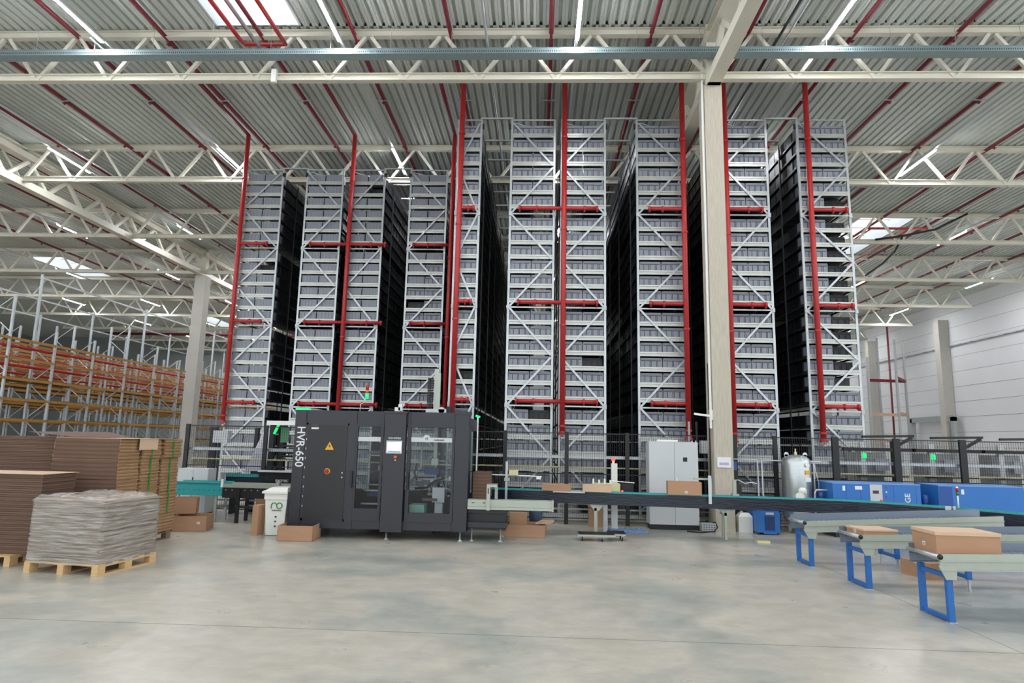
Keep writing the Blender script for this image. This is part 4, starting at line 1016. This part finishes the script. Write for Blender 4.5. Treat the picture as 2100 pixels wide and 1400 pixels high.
t = thing('floor_cable_duct', 'perforated metal cable duct on the floor right of the cabinet', 'cable duct', (4.0, 15.8, 0))
part('duct', MB().box(3.86, 4.18, 15.5, 15.7, .02, .2), M_galv, t); b = MB()
for i in range(5):
    for j in range(3): b.box(3.89+i*.06, 3.92+i*.06, 15.497, 15.499, .05+j*.05, .07+j*.05)
part('hole', b, M_ink, t)
tag(part('cable', MB().tube([(3.5, 15.45, .015), (3.8, 15.3, .015), (4.1, 15.35, .04), (4.2, 15.45, .12), (4.18, 15.55, .22), (4.12, 15.6, .19)], .015, 8), M_cable, None, True), 'black cable looping on the floor beside the perforated duct', 'cable')
# camera arm on column
t = thing('wall_bracket', 'pale bracket arm sticking out left of the concrete column', 'bracket', (4.1, 15.7, 2.4))
p = PY(1432, 850, 15.65); part('arm', MB().bar((p.x-.1, 15.65, p.z+.02), (4.2, 15.65, p.z-.03), .03, .05), M_white, t); part('plate', MB().box(4.14, 4.21, 15.62, 15.72, p.z-.12, p.z+.12), M_white, t)
t = thing('ladder_frame', 'slim black and grey ladder frame left of the concrete column', 'frame', (3.95, 17.0, 0))
part('rail', MB().box(3.92, 3.97, 16.95, 17.0, 0, 2.6), M_galv, t); part('rail', MB().box(4.12, 4.16, 16.95, 17.0, 0, 2.6), M_trim, t)
t = thing('pale_control_box', 'pale control box behind the fence left of the concrete column', 'control box', (4.3, 17.0, 1.9))
a, b_ = PY(1437, 903, 17.0), PY(1462, 930, 17.0); part('body', MB().box(a.x, b_.x, 17.0, 17.2, b_.z, a.z), M_lgrey, t); part('support', MB().box(a.x+.1, a.x+.16, 17.1, 17.15, 0, b_.z), M_trim, t)
# canister, dryer, tank
t = thing('plastic_canister', 'white plastic canister on the floor right of the concrete column', 'canister', (4.95, 15.75, 0))
b = MB(); taper(b, 4.74, 5.06, 15.6, 15.85, 0, 4.74, 5.06, 15.6, 15.85, .36); taper(b, 4.74, 5.06, 15.6, 15.85, .36, 4.8, 5.0, 15.65, 15.8, .44); part('body', b, M_white, t); part('cap', MB().tube([(4.84, 15.72, .44), (4.84, 15.72, .48)], .035, 10), M_lgrey, t)
t = thing('air_dryer', 'small bright blue air dryer on the floor under the conveyor', 'air dryer', (5.3, 15.6, 0))
part('body', MB().box(5.07, 5.58, 15.35, 15.85, .05, .56).box(5.07, 5.58, 15.3, 15.36, .05, .5), M_blue2, t); part('grille', MB().box(5.24, 5.46, 15.285, 15.30, .1, .42), M_blue3, t); b = MB()
for k in range(8): b.box(5.25+k*.026, 5.258+k*.026, 15.28, 15.285, .11, .41)
part('grille_slat', b, M_trim, t); part('display', MB().box(5.26, 5.44, 15.29, 15.3, .45, .5), M_lgrey, t)
for x in (5.1, 5.54): part('foot', MB().box(x-.02, x+.02, 15.34, 15.8, 0, .05), M_trim, t)
part('front_foot', MB().box(5.2, 5.5, 15.28, 15.32, 0.02, .06), M_blue2, t)
tx, ty_ = 6.21, 15.84
t = thing('pressure_tank', 'tall upright silver pressure tank with lifting eyes', 'tank', (tx, ty_, 0))
prof = [(.05, .2), (.2, .22), (.29, .3), (.33, .42), (.33, 1.62), (.32, 1.68), (.28, 1.74), (.2, 1.79), (.08, 1.82), (.01, 1.825)]
part('vessel', MB().lathe((tx, ty_, 0), prof, 32), M_tank, t, True)
for sx in (-.22, .22):
    part('lifting_eye', MB().tube([(tx+sx, ty_-.01, 1.82), (tx+sx, ty_+.01, 1.82)], .055, 14).box(tx+sx-.04, tx+sx+.04, ty_-.01, ty_+.01, 1.72, 1.82), M_tank, t)
part('top_valve', MB().lathe((tx, ty_, 1.82), [(.03, 0), (.035, .05), (.015, .07), (.015, .14)], 10), M_pale, t)
part('gauge', MB().tube([(tx+.13, ty_-.36, 1.58), (tx+.13, ty_-.31, 1.58)], .045, 14), M_white, t); part('sign_plate', MB().box(tx+.07, tx+.2, ty_-.335, ty_-.32, 1.2, 1.3), M_paper, t)
part('warning_label', MB().box(tx+.08, tx+.17, ty_-.34, ty_-.325, 1.36, 1.46), M_yel, t)
for a in (0, 2.1, 4.2): part('leg', MB().box(tx+.25*math.cos(a)-.03, tx+.25*math.cos(a)+.03, ty_+.25*math.sin(a)-.02, ty_+.25*math.sin(a)+.02, 0, .4), M_lgrey, t)
part('flange', MB().tube([(tx-.02, ty_-.40, .98), (tx-.02, ty_-.3, .98)], .09, 16), M_white, t, True)
# air pipes
pp = lambda x, y: tuple(PY(x, y, 15.9))
m = MB().tube([pp(1505, 941), pp(1553, 943), pp(1556, 1010), (pp(1556, 1010)[0], 15.9, 0)], .018, 8)
tag(part('air_pipe', m, M_lgrey, None, True), 'pale air pipe bending down right of the concrete column', 'pipe')
m = MB().tube([pp(1606, 945), pp(1562, 943), pp(1565, 1010), (pp(1565, 1010)[0], 15.9, 0)], .018, 8)
tag(part('air_pipe', m, M_lgrey, None, True), 'pale air pipe running into the silver tank from the left', 'pipe')
m = MB().tube([pp(1654, 946), pp(1684, 947)], .018, 8).tube([pp(1668, 947), pp(1672, 1022)], .014, 8).tube([pp(1669, 950), pp(1679, 990), pp(1679, 1022)], .01, 8)
tag(part('air_pipe', m, M_lgrey, None, True), 'pale air pipes right of the silver tank', 'pipe')
tag(part('air_hose', MB().tube([pp(1504, 984), pp(1515, 984), pp(1527, 991), pp(1540, 989), pp(1552, 991)], .012, 6), M_white, None, True), 'white wavy hose at the right of the concrete column', 'hose')
tag(part('pipe_filter', MB().box(4.70, 4.78, 15.75, 15.85, 1.42, 1.62), M_blue3), 'small blue filter on the right side of the concrete column', 'filter')
# compressors
def compressor(x0, x1, label, full):
    t = thing('air_compressor', label, 'compressor', ((x0+x1)/2, 15.5, 0)); y0 = 15.2
    part('cabinet', MB().box(x0, x1, y0, y0+.9, .1, 1.2), M_blue2, t); part('top', MB().box(x0-.005, x1+.005, y0-.005, y0+.9, 1.195, 1.215), mat('pale_blue_top', '6E9BD6', .4), t)
    part('base', MB().box(x0+.03, x1-.03, y0+.03, y0+.87, 0, .1), M_trim, t)
    if full:
        b = MB()
        for x in (x0+.3, x0+.62, x1-.6, x1-.1): b.box(x-.003, x+.003, y0-.003, y0, .15, 1.17)
        part('panel_seam', b, M_blue3, t)
        u = PY(1783, 992, y0).x; v = PY(1808, 992, y0).x
        c = part('control_panel', MB().box(u, v, y0-.01, y0, .7, 1.19), M_lgrey, t, label='light grey control panel'); part('display', MB().box(u+.06, v-.08, y0-.014, y0-.01, .99, 1.06), M_ink, c); part('stop_switch', MB().tube([(v-.04, y0-.03, .83), (v-.04, y0-.01, .83)], .03, 10), M_or2, c, label='orange stop switch')
        for k in range(3): part('gauge', MB().tube([(v+.09, y0-.01, 1.13-.1*k), (v+.09, y0, 1.13-.1*k)], .018, 10), M_white if k == 1 else M_redo, t)
        p = PY(1859, 1020, y0); textpart('maker_lettering', 'BOGE', .17, M_letter, t, face_mat((p.x+.03, y0-.004, p.z-.13), math.pi/2), sx=1.0)
        part('sticker', MB().box(x0+.22, x0+.28, y0-.004, y0, 1.04, 1.15), M_paper, t); part('sticker', MB().box(x0+.5, x0+.66, y0-.004, y0, 1.07, 1.15), M_paper, t)
    else: part('side_panel', MB().box(x0-.02, x0+.3, y0-.005, y0, .12, 1.18), M_blue3, t); part('sticker', MB().box(x0+.5, x0+.56, y0-.004, y0, 1.02, 1.13), M_paper, t)
    return t
compressor(6.76, 8.72, 'long blue air compressor behind the conveyor with grey control panel', True)
compressor(9.12, 11.0, 'second blue air compressor at the right edge', False)
t = thing('water_separator', 'blue filter bowl with pipes between the two compressors', 'filter', (8.93, 15.4, .9)); part('bowl', MB().lathe((8.92, 15.4, .72), [(.03, 0), (.07, .12), (.07, .24), (.04, .26)], 12), M_blue3, t, True); part('pipe', MB().tube([(8.92, 15.4, 0), (8.92, 15.4, .75)], .02, 8).tube([(8.78, 15.4, 0), (8.78, 15.4, 1.2)], .015, 8), M_galv, t)
t = thing('water_separator', 'blue filter with elbow pipe left of the long compressor', 'filter', (6.6, 15.5, .9)); part('bowl', MB().lathe((6.62, 15.5, .78), [(.03, 0), (.06, .1), (.06, .18), (.03, .2)], 12), M_blue3, t, True); part('pipe', MB().tube([(6.76, 15.5, 1.02), (6.52, 15.5, 1.02), (6.48, 15.5, .95), (6.48, 15.5, 0)], .025, 8), M_galv, t)
# right hand stations behind the fence
for k in range(3):
    x = 8.75+k*1.72; yy = 16.95
    t = thing('picking_station', 'black framed picking station with grey posts at the right, %s from the left' % ORD[k+1], 'workstation', (x, yy, 0), 0, 'picking stations right of the racks')
    part('post', MB().box(x-.45, x-.33, yy, yy+.1, 0, 2.15), M_lgrey, t); part('post', MB().box(x+.35, x+.45, yy, yy+.1, 0, 2.2), M_blackp, t); part('canopy_beam', MB().box(x-.9, x+.9, yy-.05, yy+.05, 1.94, 2.02), M_blackp, t)
    part('brace', MB().bar((x+.4, yy, 2.05), (x+.85, yy, 2.3), .07), M_blackp, t); part('top_arm', MB().bar((x-.4, yy, 2.3), (x+.9, yy, 2.34), .06), M_blackp, t); part('display', MB().box(x-.1, x+.25, yy, yy+.04, 1.45, 1.75), mat('station_display_%d' % k, '8E9296', .3), t)
    part('shelf', MB().box(x-.5, x+.6, yy-.2, yy+.2, 1.30, 1.34), M_trim, t); part('teal_tray', MB().box(x-.1, x+.7, yy-.3, yy+.3, .95, 1.02), M_teal, t); part('cabinet', MB().box(x-.5, x+.2, yy+.2, yy+.7, 0, 1.9), mat('station_cabinet_%d' % k, 'A5A5A6', .5), t)
    if k < 2: part('green_lamp', MB().box(x-.42, x-.34, yy-.06, yy, 1.76, 1.88), M_green, t, label='lit green lamp')
# grey conveyors between fence and racks are hidden; yellow tape roll on the floor
t = thing('tape_roll', 'pale yellow patch of tape on the floor under the conveyor', 'tape roll', (4.75, 14.15, 0)); p = G(1564, 1112)
part('roll', MB().box(p.x-.13, p.x+.13, p.y-.08, p.y+.08, 0, .04), M_ytape, t)

# ================================================================== ROLLER SPURS AT THE RIGHT
M_guard = mat('dull_zinc_guard', '7F8B9A', .32, .5)
def spur(cx, cy, rz, zt, rise, label, L_=3.4, w=.56, nlegs=2):
    """origin: the near-left leg foot; the conveyor runs along its own +x, its own y goes back"""
    t = thing('roller_conveyor', label, 'conveyor', (cx, cy, 0), rz, None)
    k = rise/L_; hh = .16
    def slab(m, x0, x1, y0, y1, d0, d1):
        return m.add([(x0,y0,zt+k*x0+d0),(x1,y0,zt+k*x1+d0),(x1,y1,zt+k*x1+d0),(x0,y1,zt+k*x0+d0),(x0,y0,zt+k*x0+d1),(x1,y0,zt+k*x1+d1),(x1,y1,zt+k*x1+d1),(x0,y1,zt+k*x0+d1)], [(0,3,2,1),(4,5,6,7),(0,1,5,4),(1,2,6,5),(2,3,7,6),(3,0,4,7)])
    for y in (-.02, w): 
        m = slab(MB(), -.06, L_, y, y+.012, -hh, .03 if y < 0 else .075); slab(m, -.06, L_, y-.02, y+.02, -hh, -hh+.012); slab(m, -.06, L_, y-.02, y+.02, -.055, -.045)
        part('side_frame', m, M_alu if y < 0 else M_guard, t, local=True)
    m = MB(); n = int(L_/.09)
    for q in range(n):
        x = .06+q*.09; m.tube([(x, 0, zt-.05+k*x), (x, w, zt-.05+k*x)], .024, 8)
    o = part('rollers', m, M_galv, t, True, local=True)
    part('end_roller', MB().tube([(-.06, -.03, zt), (-.06, w+.03, zt)], .027, 10), M_galv, t, True, local=True)
    part('end_cap', MB().tube([(-.06, -.045, zt), (-.06, -.03, zt)], .032, 10), M_blackp, t, True, local=True)
    part('gusset', MB().add([(-.08, -.03, zt-.1), (.14, -.03, zt-.1), (.12, -.03, zt-.26), (0, -.03, zt-.26), (-.08, -.018, zt-.1), (.14, -.018, zt-.1), (.12, -.018, zt-.26), (0, -.018, zt-.26)], [(0, 1, 2, 3), (7, 6, 5, 4), (0, 4, 5, 1), (1, 5, 6, 2), (2, 6, 7, 3), (3, 7, 4, 0)]), M_alu, t, local=True)
    for x, zf in ((.02, 0), (1.46, .16)):
        top = zt+k*x-.16; part('leg', MB().box(x, x+.07, 0, .05, zf, top), M_blue, t, local=True); s_ = part('leg', MB().box(x, x+.07, w-.05, w, zf, top), M_blue, t, local=True)
        part('cross_member', MB().box(x+.01, x+.06, .05, w-.05, zf+.01, zf+.06), M_blue, s_, local=True); part('cross_member', MB().box(x+.01, x+.06, .05, w-.05, top-.09, top-.04), M_blue, s_, local=True)
        if zf: part('foot', MB().box(x+.02, x+.05, .01, .04, 0, zf), M_galv, t, local=True); part('foot', MB().box(x+.02, x+.05, w-.04, w-.01, 0, zf), M_galv, t, local=True)
        else: part('foot_plate', MB().box(x-.01, x+.09, -.01, .06, 0, .008).box(x-.01, x+.09, w-.06, w+.01, 0, .008), M_galv, t, local=True)
    return t, slab
t3, _ = spur(4.84, 8.08, R(2), .75, .06, 'nearest roller conveyor spur on blue legs, large box on it')
t2_, _ = spur(4.76, 9.80, R(2), .73, .07, 'middle roller conveyor spur on blue legs, flat box on it')
t1, slab = spur(4.63, 11.44, R(1), .725, .157, 'farthest roller conveyor spur on blue legs, empty and rising', 3.3)
m = slab(MB(), .0, 3.3, .585, .60, -.1, .085); part('guard_rail', m, M_guard, t1, local=True)
m = MB()
for q in range(11): m.box(.2+q*.28, .36+q*.28, .575, .585, .775+.0134*q, .78+.0134*q)
part('guard_strip', m, M_galv, t1, local=True)
carton('large lidded brown cardboard box on the nearest roller spur', 5.19, 8.40, .727, .74, .53, .295, R(-2), lid=.035, sticker=(.0, .13, 'L'))
carton('flat lidded brown cardboard box on the middle roller spur', 5.03, 10.10, .708, .50, .46, .115, R(4), lid=.02, sticker=(0, .07, 'L'))
carton('brown cardboard box lying on the floor behind the middle spur', 6.3, 10.95, 0, .5, .55, .24, R(20), tape=True)
tag(part('guide_bracket', MB().box(7.42, 7.52, 12.2, 12.22, .88, 1.0).box(7.56, 7.6, 12.2, 12.22, .88, 1.0), M_lgrey), 'small white bracket clipped on the farthest spur', 'bracket')

# ================================================================== PALLETS AND CARDBOARD STACKS
def pallet(label, cx, cy, rz, m=None, w=.8, d=1.2, hz=.16):
    m = m or M_wood; t = thing('wooden_pallet', label, 'pallet', (cx, cy, 0), rz)
    for y in (-.5, -.25, 0, .25, .5): part('deck_board', MB().box(-w/2, w/2, y*d*.88-.06, y*d*.88+.06, hz-.022, hz), m, t, local=True)
    for x in (-w/2+.05, 0, w/2-.05):
        part('bottom_board', MB().box(x-.05, x+.05, -d/2, d/2, 0, .02), m, t, local=True); part('stringer_board', MB().box(x-.05, x+.05, -d/2, d/2, hz-.044, hz-.022), m, t, local=True)
        for y in (-d/2+.07, 0, d/2-.07): part('block', MB().box(x-.05, x+.05, y-.07, y+.07, .02, hz-.044), m, t, local=True)
    return t
# wrapped pallet: near corner measured at (-6.14, 9.04)
rz = R(-7); e1 = Vector((math.cos(rz), math.sin(rz), 0)); e2 = Vector((-math.sin(rz), math.cos(rz), 0)); cor = Vector((-6.12, 9.05, 0))
c = cor - e1*.6 + e2*.58
pallet('pale wooden pallet under the film-wrapped cardboard stack', c.x, c.y, rz, w=1.2, d=1.16)
t = thing('wrapped_stack', 'stack of flat grey-brown cardboard wrapped in clear film on a pallet', 'cardboard stack', (c.x, c.y, .16), rz)
rnd = random.Random(11); W, DD, HS = 1.16, 1.12, .86
m = MB(); nl = 58
for k in range(nl):
    z = HS*k/nl; a = rnd.uniform(-.012, .012); b_ = rnd.uniform(-.012, .012); m.box(-W/2+a, W/2+a, -DD/2+b_, DD/2+b_, z+.001, z+HS/nl-.002)
part('cardboard_sheets', m, mat('film_muted_cardboard', '8F7B66', .8, 0, .14, 2.5, stripes=('Z', 5, 0.6)), t, local=True)['kind'] = 'stuff'
def wrap(W, DD, z0, z1, seed, lean=0.0, nx=22, nz=26):
    rnd = random.Random(seed); m = MB(); ring = []
    per = []
    for i in range(nx): per.append((-W/2+W*i/nx, -DD/2, 0, -1))
    for i in range(nx): per.append((W/2, -DD/2+DD*i/nx, 1, 0))
    for i in range(nx): per.append((W/2-W*i/nx, DD/2, 0, 1))
    for i in range(nx): per.append((-W/2, DD/2-DD*i/nx, -1, 0))
    n = len(per); vs = []
    for j in range(nz+1):
        z = z0+(z1-z0)*j/nz
        for i, (x, y, ax, ay) in enumerate(per):
            o = .008+.012*abs(math.sin(j*1.7+i*.31*math.sin(j*.9+seed)))+rnd.uniform(0, .006); vs.append((x+ax*o, y+ay*o, z+rnd.uniform(-.004, .004)))
    m.add(vs, [(j*n+i, j*n+(i+1) % n, (j+1)*n+(i+1) % n, (j+1)*n+i) for j in range(nz) for i in range(n)])
    return m
fm = wrap(W, DD, -.03, HS-.02, 3)
nn = 16; vs = []
for j in range(nn+1):
    for i in range(nn+1):
        u, v = i/nn, j/nn; e_ = min(u, 1-u, v, 1-v)
        vs.append(((u-.5)*(W+.05), (v-.5)*(DD+.05), HS+(-.02 if e_ == 0 else .012+rnd.uniform(0, .045)*(1.5 if e_ < .2 else .5))))
fm.add(vs, [(j*(nn+1)+i, j*(nn+1)+i+1, (j+1)*(nn+1)+i+1, (j+1)*(nn+1)+i) for j in range(nn) for i in range(nn)])
part('stretch_film', fm, M_film, t, True, label='clear wrinkled stretch film', local=True)
# tall stack on the pallet behind: bundles are things
bx0, by0 = -7.12, 10.75      # near right corner of the tall stack
pallet('dark weathered pallet under the tall cardboard stack', bx0-.62, by0+.95, R(-3), M_woodd, 1.2, 1.7)
tiers = 5; zb_ = .16; hT = (1.89-.16)/tiers
rnd = random.Random(2)
words = ['bottom', 'second', 'middle', 'fourth', 'top']
for k in range(tiers):
    off = .0 if k % 2 == 0 else -.05
    for j in range(3):
        y0 = by0+j*.60; x1 = bx0+off*.3+rnd.uniform(-.02, .02)+j*.03
        t = thing('cardboard_bundle', 'bundle of flat brown cardboard, %s tier of the tall stack, %s' % (words[k], ['near end', 'middle', 'far end'][j]), 'cardboard bundle', (x1-.6, y0+.29, zb_+k*hT), 0, 'bundles of the tall cardboard stack')
        m = MB(); ns = 13
        for q in range(ns):
            a = rnd.uniform(-.011, .011); m.box(x1-1.16+a, x1+a, y0+.01+a, y0+.57+a, zb_+k*hT+hT*q/ns, zb_+k*hT+hT*(q+.9)/ns)
        part('sheets', m, M_stack, t)['kind'] = 'stuff'
        part('front_fold', MB().box(x1-1.15, x1-.02, y0-.004 if j == 0 else y0+.012, y0+.015, zb_+k*hT+.01, zb_+(k+1)*hT-.012), M_stackd, t)
        if k > 0 and j > 0: part('strap', MB().box(x1+.007, x1+.011, y0+.26, y0+.30, zb_+k*hT, zb_+(k+1)*hT).box(x1-1.1, x1+.01, y0+.26, y0+.30, zb_+(k+1)*hT-.004, zb_+(k+1)*hT+.001), M_strap, t)
m = MB().box(-8.27, -7.06, 10.75, 12.5, 1.892, 1.898)
tag(part('cover_sheet', m, M_card2), 'pale cardboard sheet covering the top of the tall stack', 'cardboard sheet')
m = MB().box(-7.075, -7.068, 11.2, 11.75, 1.70, 1.896); tag(part('edge_protector', m, M_card2), 'pale cardboard edge folded over the tall stack top', 'cardboard edge')
m = MB().add([(-8.9, 10.9, 1.98), (-8.0, 10.8, 1.905), (-7.5, 11.6, 1.91), (-8.2, 12.0, 2.0), (-8.9, 10.9, 1.985), (-8.0, 10.8, 1.91), (-7.5, 11.6, 1.915), (-8.2, 12.0, 2.005)], [(3, 2, 1, 0), (4, 5, 6, 7), (0, 1, 5, 4), (1, 2, 6, 5), (2, 3, 7, 6), (3, 0, 4, 7)])
tag(part('loose_sheet', m, M_cardd), 'loose dark cardboard sheet bent on top of the tall stack', 'cardboard sheet')
# further stack to the left
pallet('dark pallet under the leftmost cardboard stack', -9.1, 11.6, 0, M_woodd, 1.2, 1.2)
t = thing('cardboard_stack', 'leftmost tall stack of flat brown cardboard, partly hidden', 'cardboard stack', (-9.1, 11.6, .16)); m = MB()
for q in range(60): a = rnd.uniform(-.01, .01); m.box(-9.7+a, -8.42+a, 10.95, 12.2, .16+q*.029, .16+q*.029+.026)
part('sheets', m, M_stackd, t)['kind'] = 'stuff'
pallet('pale pallet under the low open cardboard stack at the left edge', -8.35, 9.95, R(-4), M_wood, 1.2, .8)
t = thing('cardboard_stack', 'low stack of dark flat cardboard at the left edge behind the wrapped pallet', 'cardboard stack', (-8.0, 10.0, .16)); m = MB()
for q in range(38): a = rnd.uniform(-.012, .012); m.box(-8.95+a, -7.55+a, 9.65, 10.35, .16+q*.031, .16+q*.031+.028)
part('sheets', m, M_stackd, t)['kind'] = 'stuff'; part('top_sheet', MB().box(-8.98, -7.52, 9.62, 10.38, 1.338, 1.345), M_card2, t)
